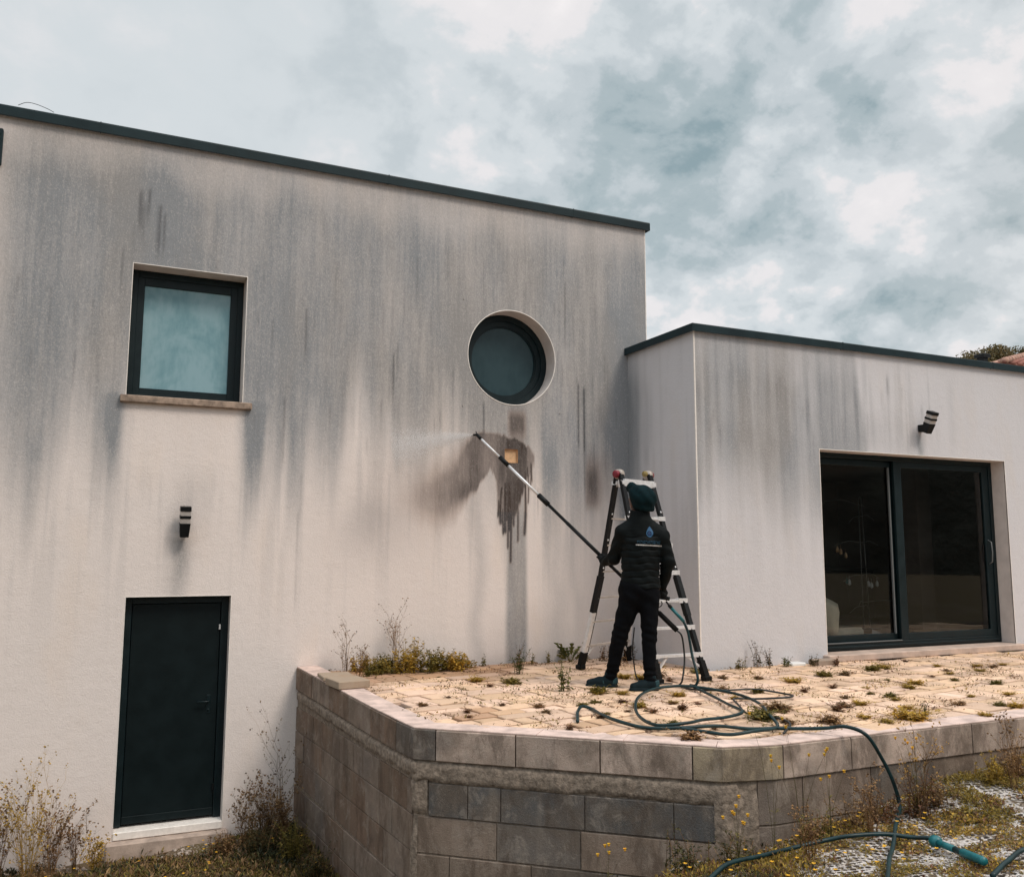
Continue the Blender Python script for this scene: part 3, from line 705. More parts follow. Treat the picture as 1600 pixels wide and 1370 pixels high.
b = MB(); b.box(.28, 1.258, WY-.02, WY+.22, -2.70, -2.628, bev=.006); b.build('threshold', M['bead'], dr)
b = MB(); b.box(.22, 1.31, WY-.12, WY+.25, -2.90, -2.705, bev=.012); b.build('doorstep', M['step'], house)

# sliding door of the wing
y0 = YW+.20
b = MB(); frame_box(b, SX0, SX1, SZ0+.0, SZ1, y0, y0+.13, .05, .06, .06, .09)
b.box(SX0+.06, SX1-.06, y0-.02, y0+.02, SZ0+.03, SZ0+.055, bev=.003)
sl = b.build('sliding_door', M['frame'], house)
def sash(x0, x1, y, wl, wr):
    b = MB(); frame_box(b, x0, x1, SZ0+.09, SZ1-.06, y, y+.045, wl, wr, .08, .085)
    s_ = b.build('sash', M['frame'], sl); g_ = MB()
    gx0, gx1, gz0, gz1 = x0+wl-.005, x1-wr+.005, SZ0+.17, SZ1-.135
    g_.add([(gx0, y+.02, gz0), (gx1, y+.02, gz0), (gx1, y+.02, gz1), (gx0, y+.02, gz1)], [(0, 1, 2, 3)])
    g_.build('pane', M['glass'], sl); return s_
sash(7.86, 9.36, y0+.075, .09, .14)
sash(9.24, 11.00, y0+.012, .13, .12)
b = MB(); b.box(9.185, 9.205, y0+.055, y0+.08, SZ0+.17, SZ1-.14, bev=.002); b.box(SX0+.05, 9.22, y0-.012, y0+.014, SZ0+.088, SZ0+.10); b.build('track_profile', M['dimalu'], sl)
b = MB(); b.tube([(10.925, y0+.012, .16), (10.925, y0-.035, .13), (10.925, y0-.045, 0), (10.925, y0-.035, -.13), (10.925, y0+.012, -.16)], .008, 8); b.build('handle', M['dimalu'], sl)
b = MB(); b.box(SX0-.07, SX1+.09, YW-.10, YW+.36, -1.272, SZ0-.002, bev=.010); b.build('door_sill', M['pinkstone'], house)

# room behind the glass
b = MB(); rx0, rx1, ry0, ry1, rz0, rz1 = 6.6, 12.9, YW+.34, 13.0, -1.185, 1.32
b.add([(rx0, ry1, rz0), (rx1, ry1, rz0), (rx1, ry1, rz1), (rx0, ry1, rz1)], [(0, 1, 2, 3)])
b.add([(rx0, ry0, rz0), (rx0, ry1, rz0), (rx0, ry1, rz1), (rx0, ry0, rz1)], [(0, 1, 2, 3)])
b.add([(rx1, ry0, rz0), (rx1, ry1, rz0), (rx1, ry1, rz1), (rx1, ry0, rz1)], [(0, 1, 2, 3)])
b.add([(rx0, ry0, rz1), (rx1, ry0, rz1), (rx1, ry1, rz1), (rx0, ry1, rz1)], [(0, 1, 2, 3)])
for a0, a1 in ((rx0, SX0), (SX1, rx1)): b.add([(a0, ry0, rz0), (a1, ry0, rz0), (a1, ry0, rz1), (a0, ry0, rz1)], [(0, 1, 2, 3)])
b.add([(SX0, ry0, SZ1), (SX1, ry0, SZ1), (SX1, ry0, rz1), (SX0, ry0, rz1)], [(0, 1, 2, 3)])
b.build('room_lining', M['roomwall'], house)
b = MB(); b.add([(rx0, ry0-.0, rz0), (rx1, ry0-.0, rz0), (rx1, ry1, rz0), (rx0, ry1, rz0)], [(0, 1, 2, 3)]); b.build('room_floor', M['roomfloor'], house)
kt = empty('kitchen_counter', (11, 12.4, -1.185), 'long dark kitchen counter at the back of the room behind the sliding glass', 'counter')
b = MB(); b.box(8.4, 12.8, 12.1, 12.7, -1.184, -.34, bev=.01)
for k in range(7): b.box(8.45+k*.62, 8.99+k*.62, 12.08, 12.1, -1.10, -.38, bev=.006)
b.build('cabinet', M['kitchen'], kt)
b = MB(); b.box(8.35, 12.85, 12.04, 12.75, -.338, -.29, bev=.006); b.build('worktop', M['counter'], kt)
b = MB(); b.box(11.45, 11.75, 9.9, 10.2, -1.184, 1.3, bev=.01); pl = b.build('column', M['roomwall'], house)

# armchair
ac = empty('armchair', (8.75, 9.25, -1.185), 'cream leather armchair just inside the left glass panel', 'armchair')
def lathe_box(b, x0, x1, y0, y1, z0, z1, bev): b.box(x0, x1, y0, y1, z0, z1, bev=bev)
b = MB()
prof = [(-.42, -.34), (-.40, .0), (-.33, .24), (-.22, .33), (-.10, .28), (-.06, 0), (-.04, -.22), (-.06, -.36)]
# shell back as a swept curved panel
vv = []; nn = 13
for i in range(nn):
    a = -1.25+2.5*i/(nn-1)
    for (o_, z_) in ((.30, -1.10), (.34, -.80), (.37, -.60), (.34, -.50), (.29, -.58), (.26, -.80), (.24, -1.04)):
        z_2 = z_-.14*(a/1.25)**2*(1 if z_ > -.9 else 0)
        vv.append((8.78-o_*1.0*math.cos(a), 9.25+o_*1.15*math.sin(a), z_2))
fc = [(i*7+j, (i+1)*7+j, (i+1)*7+(j+1) % 7, i*7+(j+1) % 7) for i in range(nn-1) for j in range(7)]+[tuple(range(7)), tuple(reversed(range((nn-1)*7, nn*7)))]
b.add(vv, fc, smooth=True); b.build('backrest', M['chair'], ac)
b = MB(); b.box(8.55, 9.22, 8.98, 9.52, -1.06, -.95, bev=.035); b.build('seat', M['chair'], ac)
for px_, py_ in ((8.6, 9.03), (9.15, 9.03), (8.6, 9.47), (9.15, 9.47)):
    b = MB(); b.tube([(px_, py_, -1.184), (px_, py_, -1.05)], .014, 8); b.build('leg', M['chrome'], ac)
b = MB()
for k in range(5):
    z_ = -1.183+k*.02; b.box(9.32+.01*k, 9.56+.008*k, 8.85+.01*k, 9.12, z_, z_+.018)
b.add([(9.28, 8.9, -1.08), (9.40, 9.0, -.99), (9.50, 9.0, -1.02), (9.60, 8.9, -1.085), (9.40, 8.85, -1.083)], [(0, 1, 2, 3, 4), (4, 3, 2, 1, 0)])
o = b.build('crumpled_paper', M['white']); tag(o, 'white papers lying on the floor beside the cream armchair', 'papers'); rebase(o, (9.44, 9, -1.185))

ac.location = (8.75-.34, 9.25-.42, -1.185); o.location = (9.44-.28, 9-.32, -1.185)

# thin metal stand with arms and hanging ornaments
sd_ = empty('ornament_stand', (10.88, 10.5, -1.185), 'thin metal display stand with curved arms and little hanging ornaments indoors', 'stand')
b = MB(); b.tube([(10.86, 10.5, -1.18), (10.86, 10.5, .80)], .009, 6); b.tube([(10.99, 10.5, -1.18), (10.92, 10.5, .85)], .009, 6); b.tube([(10.86, 10.5, .8), (10.89, 10.5, .86), (10.92, 10.5, .85)], .009, 6); b.build('pole', M['chrome'], sd_)
b = MB(); b.tube([(10.7, 10.4, -1.18), (11.1, 10.6, -1.18)], .012, 6); b.tube([(10.75, 10.65, -1.18), (11.05, 10.35, -1.18)], .012, 6); b.build('base', M['chrome'], sd_)
for z_, l0, l1, dz in ((.72, .72, .1, .1), (.55, .25, .3, -.06), (.14, .55, .35, .0), (-.36, .40, .35, -.05), (-.84, .3, .1, -.05), (-.78, .1, .9, .0)):
    b = MB(); b.tube(spline([(10.88-l0, 10.5, z_+dz-.05), (10.88-l0*.5, 10.5, z_+dz*.6+.02), (10.88, 10.5, z_), (10.88+l1*.5, 10.5, z_+.02), (10.88+l1, 10.5, z_+dz*.3-.04)], 5), .006, 5); b.build('arm', M['chrome'], sd_)
for x_, z_, mt in ((10.45, .0, 'patch'), (10.55, -.06, 'patch'), (10.38, .03, 'patch'), (10.55, -.45, 'teal'), (10.60, -.47, 'white'), (11.0, -.5, 'white'), (11.06, -.52, 'white'), (11.18, -.5, 'white')):
    b = MB(); b.tube([(x_, 10.5, z_+.1), (x_, 10.5, z_+.04)], .002, 4); b.tube([(x_, 10.5, z_+.05), (x_, 10.5, z_+.02), (x_, 10.5, z_-.03), (x_, 10.5, z_-.05)], [.006, .022, .026, .004], 7); b.build('ornament', M[mt], sd_)

# chimney vent on the wing roof and cable on the main roof
b = MB(); b.box(13.03, 13.15, 9.8, 9.92, WTOP, 3.19, bev=.006); b.box(13.0, 13.18, 9.77, 9.95, 3.17, 3.23, bev=.006); o = b.build('roof_vent', M['black']); tag(o, 'small dark flue standing on the lower flat roof near its right end', 'flue'); rebase(o, (13.1, 9.86, WTOP))
b = MB(); b.tube(spline([(-.93, 9.46, 4.277), (-.86, 9.46, 4.32), (-.78, 9.47, 4.325), (-.68, 9.47, 4.30), (-.62, 9.47, 4.275)], 6), .003, 5); o = b.build('cable', M['rubber']); tag(o, 'thin black cable loop sticking up over the upper roof edge', 'cable'); rebase(o, (-.8, 9.46, 4.27))

# wall lamps
def wall_lamp(x, y, z0, label, tilt, hh=.34, sz=.066):
    l = empty('wall_lamp', (x, y, z0), label, 'wall lamp', 'tilted box lamps on the walls')
    M4 = Matrix.Translation((x, y-.05-sz, z0)) @ Matrix.Rotation(tilt, 4, 'X')
    def bx(name, a0, a1, s0, s1, mt):
        b = MB(); v_ = []
        for zz, ss_ in ((a0, s0), (a1, s1)):
            for sx, sy in ((-1, -1), (1, -1), (1, 1), (-1, 1)):
                q = M4 @ Vector((sx*ss_, sy*ss_, zz)); v_.append(tuple(q))
        b.add(v_, [(3, 2, 1, 0), (4, 5, 6, 7)]+[(i, (i+1) % 4, 4+(i+1) % 4, 4+i) for i in range(4)])
        return b.build(name, M[mt], l)
    bx('body', 0, hh*.46, sz*.78, sz, 'black'); bx('diffuser', hh*.46, hh*.62, sz*.93, sz*.93, 'opal')
    bx('band', hh*.62, hh*.71, sz*1.02, sz*1.02, 'black'); bx('diffuser', hh*.71, hh*.86, sz*.93, sz*.93, 'opal'); bx('cap', hh*.86, hh, sz*1.03, sz*1.0, 'black')
    b = MB(); b.box(x-.035, x+.035, y-.10, y-.001, z0+.02, z0+.11, bev=.004); b.build('bracket', M['black'], l)
    return l
wall_lamp(.775, WY, .125, 'square black wall lamp with two pale bands above the basement door', R(9), .30, .050)
wall_lamp(9.50, YW, 1.50, 'square black wall lamp with two pale bands above the sliding glass door', R(24), .28, .052)

# ------------------------------------------------------------------ terrace and its retaining wall
PATH = [(1.95, 9.49), (2.17, 6.38), (3.80, 4.93), (4.16, 4.84), (9.5, 4.84)]
TZ = -1.27
def path_pt(pts):
    P_ = np.array(pts, float); d = np.r_[0, np.cumsum(np.linalg.norm(np.diff(P_, axis=0), axis=1))]
    def at(s_):
        x = np.interp(s_, d, P_[:, 0]); y = np.interp(s_, d, P_[:, 1])
        i = np.clip(np.searchsorted(d, s_, side='right')-1, 0, len(P_)-2); t = P_[i+1]-P_[i]; t = t/np.linalg.norm(t, axis=-1)[..., None] if t.ndim > 1 else t/np.linalg.norm(t)
        return x, y, t
    return at, d
pat, pd = path_pt(PATH)
def topz(s_): return np.interp(s_, [0, 2.6, 3.2, 20], [-1.205, -1.285, -1.285, -1.268])
rwall = empty('retaining_wall', (3.0, 5.8, -2.6), 'grey concrete block retaining wall holding up the paved terrace', 'retaining wall')
def course_block(b, s0, s1, zt0, zt1, zb0, zb1, proud, depth, colr, bev=.006):
    """a block following the path between arc lengths s0,s1 (bends at path corners)"""
    brk = [s0]+[q for q in pd if s0+.01 < q < s1-.01]+[s1]; rows = []
    for i, s_ in enumerate(brk):
        x, y, t = pat(s_)
        if 0 < i < len(brk)-1:
            _, _, ta = pat(s_-1e-4); _, _, tb = pat(s_+1e-4); na_ = np.array([ta[1], -ta[0]]); nb_ = np.array([tb[1], -tb[0]]); n_ = na_+nb_; n_ /= np.linalg.norm(n_); k = 1/(n_@na_)
        else:
            _, _, t = pat(s_+(1e-4 if i == 0 else -1e-4)); n_ = np.array([t[1], -t[0]]); k = 1
        u_ = (s_-s0)/(s1-s0); zt = zt0+(zt1-zt0)*u_; zb = zb0+(zb1-zb0)*u_; e = 0
        row = [(x-n_[0]*depth, y-n_[1]*depth, zt), (x+n_[0]*(proud-bev)*k, y+n_[1]*(proud-bev)*k, zt), (x+n_[0]*proud*k, y+n_[1]*proud*k, zt-bev),
               (x+n_[0]*proud*k, y+n_[1]*proud*k, zb+bev), (x+n_[0]*(proud-bev)*k, y+n_[1]*(proud-bev)*k, zb), (x-n_[0]*depth, y-n_[1]*depth, zb)]
        rows.append(row)
    v_ = [q for r_ in rows for q in r_]; fc = []
    for i in range(len(rows)-1):
        for j in range(6): k = (j+1) % 6; fc.append((i*6+j, (i+1)*6+j, (i+1)*6+k, i*6+k))
    fc += [tuple(range(6))[::-1], tuple((len(rows)-1)*6+j for j in range(6))]
    b.add(v_, [q[::-1] for q in fc], col=colr)
BR = np.random.default_rng(21)
def bcol(kind):
    j = BR.uniform(-.03, .03); k = BR.uniform(.85, 1.15)
    base = {'light': (.57, .45, .38), 'ochre': (.47, .385, .27), 'dark': (.150, .134, .122), 'blue': (.105, .105, .106), 'brown': (.265, .205, .165), 'damp': (.215, .145, .105)}[kind]
    return tuple(max(.03, q*k+j*.3) for q in base)
L_ = pd[-1]
b = MB(); GAP = .010
# top course
sj = [0.0, .55, 1.1, 1.65, 2.2, 2.72, 2.95, 3.42, 4.02, 4.63, 5.23]
sc = pd[1]                                     # the left corner
sj = list(np.linspace(0, sc-.33, 6))+[sc+.17]
sj += [sc+.77, sc+1.37, sc+1.99]
s_ = pd[3]+.06; sj += [s_]
while s_ < L_-.6: s_ += .605; sj.append(s_)
for i in range(len(sj)-1):
    s0, s1 = sj[i], sj[i+1]
    k = 'light' if s0 > sc-.4 else 'brown'
    if abs(s0-(sc+1.99)) < .01: k = 'ochre'
    if s0 < sc-.5: k = 'brown' if i % 2 else 'damp'
    if i == 5: k = 'dark'
    g_ = GAP*(.3 if s0 < sc-.5 else 1)
    course_block(b, s0+g_/2, s1-g_/2, topz(s0), topz(s1), topz(s0)-.215, topz(s1)-.215, .012+BR.uniform(-.003, .003), .16, bcol(k))
# lower courses
zc_ = [(-1.655, -1.883), (-1.890, -2.140), (-2.147, -2.397), (-2.404, -2.654), (-2.661, -2.911), (-2.918, -3.2)]
for ci, (zt, zb) in enumerate(zc_):
    off = (0, .3, .12, .38, .2, .45)[ci]
    # left section
    s_ = -.6+off; end = sc-.02
    zl = lambda q: (0.06*(1-q/end) if ci < 3 else .03*(1-q/end))
    while s_ < end:
        a, c_ = max(s_, 0), min(s_+.6, end); s_ += .6
        if c_-a < .08: continue
        course_block(b, a+.003, c_-.003, zt+zl(a), zt+zl(c_), zb+zl(a), zb+zl(c_), BR.uniform(-.004, .004), .12, bcol('damp' if BR.random() < .6 else 'brown'), .004)
    # diagonal
    s0 = sc+(.115 if ci == 0 else .03); end = pd[2]-.05-(0 if ci else .0); s_ = s0; ln = ((.3, .245, .60, .60, .60), (.6, .6, .6, .6), (.25, .6, .6, .6, .6), (.5, .6, .6, .6), (.3, .6, .6, .6, .6), (.6, .6, .6, .6))[ci]
    for l in ln:
        a, c_ = s_, min(s_+l, end); s_ += l
        if c_-a < .06: continue
        kk = 'blue' if ci == 0 else ('dark' if BR.random() < .45 else 'brown')
        if ci == 1: kk = ('brown', 'dark', 'brown', 'brown')[min(3, ln.index(l) if False else int((a-s0)/.59))]
        course_block(b, a+.004, c_-.004, zt, zt, zb, zb, BR.uniform(-.004, .005), .12, bcol(kk))
# front section, right of the second corner
for (zt, zb, off) in ((-1.497, -1.785, .0), (-1.792, -2.03, -.28), (-2.037, -2.28, 0)):
    s_ = pd[3]-.13+off+(.0 if off else 0); s_ = max(s_, pd[3]-.17); first = True
    while s_ < L_-.1:
        l = .36 if (first and off == 0) else .62; first = False
        course_block(b, s_+.004, s_+l-.004, zt, zt, zb, zb, -.004+BR.uniform(-.003, .003), .12, bcol('dark' if BR.random() < .5 else 'brown')); s_ += l
b.build('block_courses', M['block'], rwall)
# mortar core behind the blocks
b = MB()
course_block(b, 0, L_, -1.30, -1.30, -3.3, -3.3, -.012, .15, (0.1, .1, .1)); b.cols = []
b.build('mortar_core', M['rubble'], rwall)
# rough poured concrete: band under the top course, pillars at the corners
def rough_strip(s0, s1, zt, zb, amp, prd, seed, name='poured_concrete'):
    ns = max(2, int((s1-s0)/.018)); nz = max(3, int(abs(zt(s0)-zb(s0))/.018))
    S = np.linspace(s0, s1, ns); V = np.linspace(0, 1, nz); SS, VV = np.meshgrid(S, V, indexing='ij')
    x, y, t = pat(SS); nrm = np.stack([t[..., 1], -t[..., 0]], -1)
    # smooth normals across corners
    ZT = np.vectorize(zt)(SS)+(fbm(SS*7, SS*0, seed)-.5)*.02; ZB = np.vectorize(zb)(SS)+(fbm(SS*9, SS*0+3, seed+1)-.5)*.05
    Zs = ZT+(ZB-ZT)*VV
    e = np.minimum(1, np.minimum(VV, 1-VV)*6)
    dsp = prd*e-.02*(1-e)+(fbm(SS*16, Zs*16, seed+2, 4)-.5)*amp*2+(vnoise(SS*45, Zs*45, seed+3)-.5)*amp*.7
    return np_mesh(name, np.stack([x+nrm[..., 0]*dsp, y+nrm[..., 1]*dsp, Zs], -1).reshape(-1, 3), grid_faces(ns, nz)[:, ::-1], smooth=True)
me = rough_strip(sc-.04, pd[2]+.1, lambda s: -1.502, lambda s: -1.66, .012, .010, 61); link('poured_concrete', me, M['rubble'], rwall)
me = rough_strip(.02, sc+.02, lambda s: -1.425-.08*min(1, s/2.6), lambda s: -1.54-.09*min(1, s/2.6), .014, .012, 64); link('poured_concrete', me, M['rubble'], rwall)
me = rough_strip(sc-.03, sc+.11, lambda s: -1.60, lambda s: -1.90, .012, .006, 71); link('poured_concrete', me, M['rubble'], rwall)
me = rough_strip(sc-.035, sc+.035, lambda s: -1.88, lambda s: -2.9, .005, .002, 72); link('poured_concrete', me, M['rubble'], rwall)
me = rough_strip(pd[2]-.06, pd[3]-.13, lambda s: -1.50, lambda s: -2.35, .014, .004, 73); link('poured_concrete', me, M['rubble'], rwall)
# coping strip flush with the paving
b = MB(); s_ = 0
while s_ < L_-.05:
    s2 = min(L_, s_+BR.uniform(.45, .8)); h_ = BR.uniform(0, .003)
    course_block(b, s_+.002, s2-.002, topz(s_)+.012+h_, topz(s2)+.012+h_, topz(s_)-.0, topz(s2)-.0, .006, .20+BR.uniform(-.01, .01), (1, 1, 1), .004); s_ = s2
b.cols = []; b.build('coping', M['copstone'], rwall)

# paving
def tplane(x, y):   # terrace falls a little along the left edge
    return TZ+.055*np.clip((y-6.8)/2.7, 0, 1)*np.clip(1-(x-2.)/1.2, 0, 1)-.012*np.clip(1-(x-2)/1.5, 0, 1)
def inner_line_ok(x, y):
    # inside of the path by .2
    P_ = np.array(PATH); ok = np.ones(np.shape(x), bool); dmin = np.full(np.shape(x), 1e9)
    for i in range(len(P_)-1):
        a, c_ = P_[i], P_[i+1]; t = (c_-a)/np.linalg.norm(c_-a); n_ = np.array([t[1], -t[0]])
        ok &= ((x-a[0])*n_[0]+(y-a[1])*n_[1]) < -.16
    return ok
b = MB(); poly = []
P_ = np.array(PATH)
base = [(1.97, 9.5), (2.2, 6.42), (3.83, 4.97), (4.18, 4.88), (16, 4.88), (16, 8.15), (6.02, 8.15), (6.02, 9.5)]
b.add([(x, y, TZ-.03+ (0.05 if False else 0)) for x, y in base], [tuple(range(len(base)))])
jb = b.build('paving_bed', M['joint']); tag(jb, kind='structure')
b = MB(); PR = np.random.default_rng(5); rowy = 4.9; ri = 0
ang = R(9); ca, sa = math.cos(ang), math.sin(ang)
vv = -4.0
while vv < 6.5:
    hh = PR.choice([.13, .17, .21, .26]); uu = -2+PR.uniform(0, .3)
    while uu < 14:
        ww = PR.uniform(.16, .42)
        cu, cv_ = uu+ww/2, vv+hh/2
        x = 2+cu*ca-cv_*sa; y = 5+cu*sa+cv_*ca
        if inner_line_ok(x, y) and y < (WY-.06 if x < XW-.04 else YW-.06) and x < 14:
            g_ = .009+PR.random()**3*.012; zt = tplane(x, y)+PR.uniform(-.006, .006); q = []
            for du, dv in ((-1, -1), (1, -1), (1, 1), (-1, 1)):
                u_ = cu+du*(ww/2-g_)+PR.uniform(-.012, .012); v__ = cv_+dv*(hh/2-g_)+PR.uniform(-.012, .012); q.append((u_, v__))
            tl = PR.uniform(-.002, .002, 2); vs = []
            for inset, dz in ((0, -.03), (0, -.005), (.005, 0)):
                for k, (u_, v__) in enumerate(q):
                    u3 = u_+(cu-u_)/max(.01, abs(cu-u_))*inset; v3 = v__+(cv_-v__)/max(.01, abs(cv_-v__))*inset
                    X_ = 2+u3*ca-v3*sa; Y_ = 5+u3*sa+v3*ca
                    Y_ = min(Y_, (WY if X_ < XW else YW)-.004)
                    vs.append((X_, Y_, zt+dz+tl[0]*(u3-cu)*3+tl[1]*(v3-cv_)*3))
            fc = [(8, 9, 10, 11)]+[(r_*4+i, r_*4+(i+1) % 4, (r_+1)*4+(i+1) % 4, (r_+1)*4+i) for r_ in (0, 1) for i in range(4)]
            t3 = PR.random(); k = PR.uniform(.78, 1.14)
            cc = np.array((.76, .525, .345))*(1-t3)+np.array((.74, .53, .41))*t3
            damp = 1-np.array((.42, .50, .56))*ss(fbm(np.array(x*1.1), np.array(y*1.1), 77)+.22*ss(np.array(y), 7.2, 9.)-.25*ss(np.array(x), 3.4, 5.), .50, .68)
            b.add(vs, fc, col=tuple(cc*k*damp))
        uu += ww
    vv += hh
pv = b.build('paving', M['paving']); tag(pv, kind='structure')

# two loose slabs on the wall by the house
def slab(x0, x1, y0, y1, z0, z1, rz, label):
    c_, s__ = math.cos(rz), math.sin(rz); b = MB()
    b.box(x0, x1, y0, y1, z0, z1, rot=((c_, -s__, 0), (s__, c_, 0), (0, 0, 1)), bev=.006, col=(.36, .28, .21))
    o = b.build('loose_slab', M['paving']); tag(o, label, 'slab', 'loose slabs on the wall top'); rebase(o, ((x0+x1)/2, (y0+y1)/2, z0)); return o
slab(2.00, 2.30, 8.06, 8.42, -1.232, -1.165, .1, 'thicker loose paving slab lying on top of the block wall')
slab(2.00, 2.30, 8.52, 8.84, -1.218, -1.180, -.05, 'thinner loose slab behind the thick one, nearer the house wall')
# blocks beside the door sill
b = MB(); b.box(7.42, 7.72, 7.86, 8.02, -1.275, -1.215, bev=.006, col=(.32, .25, .2)); o = b.build('loose_brick', M['paving']); tag(o, 'low brownish stone block on the paving left of the glass door sill', 'block'); rebase(o, (7.57, 7.94, -1.27))
b = MB(); b.box(7.10, 7.30, 7.92, 8.05, -1.275, -1.235, bev=.01, col=(.5, .5, .5)); o = b.build('pipe_end', M['white']); tag(o, 'short grey white pipe piece lying against the wing wall', 'pipe'); rebase(o, (7.2, 8, -1.27))

# ------------------------------------------------------------------ ladder
lad = empty('step_ladder', (5.15, 8.1, TZ), 'black and silver folding A frame ladder behind the worker', 'ladder')
hL = np.array((4.94, 8.02, .80)); hR = np.array((5.43, 8.22, .82))
F1a, F1b = np.array((4.82, 8.66, TZ)), np.array((5.67, 9.08, TZ)); F2a, F2b = np.array((4.985, 7.42, TZ)), np.array((5.535, 7.40, TZ))
def bar(b, p, q, w_, d, ref=(0, 0, 1), w2=None):
    """rectangular bar from p to q"""
    p = np.array(p, float); q = np.array(q, float); t = (q-p)/np.linalg.norm(q-p); r_ = np.array(ref, float); s__ = np.cross(t, r_); s__ /= np.linalg.norm(s__); n_ = np.cross(s__, t)
    w2 = w2 or w_; vs = []
    for c_, ww in ((p, w_), (q, w2)):
        for a, e in ((-1, -1), (1, -1), (1, 1), (-1, 1)): vs.append(c_+s__*a*ww/2+n_*e*d/2)
    b.add(vs, [(3, 2, 1, 0), (4, 5, 6, 7)]+[(i, (i+1) % 4, 4+(i+1) % 4, 4+i) for i in range(4)])
axis = (hR-hL)/np.linalg.norm(hR-hL)
def rail(h, f, knee_t, knee_in, side, off):
    h2 = h+off; k = h2+(f-h2)*knee_t+axis*knee_in
    b = MB(); bar(b, h2, k, .034, .062, axis); o1 = b.build('rail', M['black'], lad)
    b = MB(); k0 = k+(h2-k)*.06; s2 = k+(f-k)*.34; bar(b, k0, s2, .046, .074, axis); b.build('sleeve', M['black'], o1)
    b = MB(); s3 = k+(f-k)*.80; bar(b, s2, s3, .040, .060, axis); b.build('lower_rail', M['alu'] if side == 'silver' else M['black'], o1)
    if side == 'silver': b = MB(); bar(b, s2+axis*.030*(1 if knee_in > 0 else -1), s3+axis*.030*(1 if knee_in > 0 else -1), .026, .05, axis); b.build('inner_rail', M['black'], o1)
    b = MB(); bar(b, s3, f+np.array((0, 0, .02)), .050, .078, axis); b.box(f[0]-.045, f[0]+.045, f[1]-.04, f[1]+.04, TZ+.002, TZ+.05, bev=.008); b.build('foot', M['rubber'], o1)
    t = (k-h2)/np.linalg.norm(k-h2); n_ = np.cross(axis, t); n_ /= np.linalg.norm(n_); n_ = n_ if n_@np.array((-.42, -.9, 0)) > 0 else -n_
    for q in (.10, .36, .60, .86):
        c_ = h2+(k-h2)*q+n_*.0175; b = MB(); bar(b, c_, c_+t*.014, .003, .026, axis)
        b = MB(); b.tube([c_-n_*.003, c_+n_*.004], .011, 8); b.build('lock_pin', M['alu'], o1)
    return h2, k
dz1 = np.array((0, .035, 0)); dz2 = np.array((0, -.035, 0))
A = rail(hL, F1a, .55, .05, 'silver', dz1); B_ = rail(hR, F1b, .55, -.05, 'silver', dz1)
C_ = rail(hL, F2a, .55, .02, 'black', dz2); D_ = rail(hR, F2b, .55, -.02, 'black', dz2)
def on(rl, f, z_):
    h2, k = rl
    if z_ > k[2]: t = (h2[2]-z_)/(h2[2]-k[2]); return h2+(k-h2)*t
    t = (k[2]-z_)/(k[2]-f[2]); return k+(f-k)*t
for (ra, fa, rb, fb) in ((A, F1a, B_, F1b), (C_, F2a, D_, F2b)):
    for z_ in (.71, .34, .06, -.22, -.50, -.76, -1.02):
        p = on(ra, fa, z_); q = on(rb, fb, z_); b = MB()
        e = (q-p)/np.linalg.norm(q-p)
        if ra is A and z_ < .5: bar(b, p, q, .045, .018, (0, 0, 1))
        else:
            bar(b, p, q, .060, .026 if z_ < .5 else .075, (0, 0, 1)); bar(b, p-e*.03, p+e*.05, .066, .040, (0, 0, 1)); bar(b, q-e*.08, q+e*.03, .066, .046, (0, 0, 1))
        b.build('rung', M['tanalu'] if ra is A and z_ < .5 else M['alu'], lad)
b = MB()
p = on(C_, F2a, -1.02); q = on(D_, F2b, -1.02); m_ = (p+q)/2; e = (q-p)/np.linalg.norm(q-p)
bar(b, q-e*.16, on(D_, F2b, -1.16), .02, .02); bar(b, p+e*.16, on(C_, F2a, -1.17), .02, .02)
p = on(A, F1a, -1.02); q = on(B_, F1b, -1.02); e = (q-p)/np.linalg.norm(q-p)
bar(b, q-e*.16, on(B_, F1b, -1.16), .02, .02); bar(b, p+e*.16, on(A, F1a, -1.17), .02, .02); b.build('brace', M['alu'], lad)
for h, mt in ((hL, 'red'), (hR, 'red')):
    o_ = axis*(-.045 if h is hL else .045)
    b = MB(); b.tube([h-axis*.03, h+axis*.03], .052, 16); hb = b.build('hinge', M['tanalu'], lad)
    b = MB(); c_ = h+o_; b.tube([c_-axis*.028, c_-axis*.02, c_+axis*.02, c_+axis*.028], [.030, .040, .040, .030], 14); b.build('knob', M[mt], hb)
b = MB(); c_ = hR-axis*.055+np.array((0, 0, .015)); b.tube([c_-axis*.012, c_+axis*.012], .032, 12); b.build('latch', M['yellow'], lad)

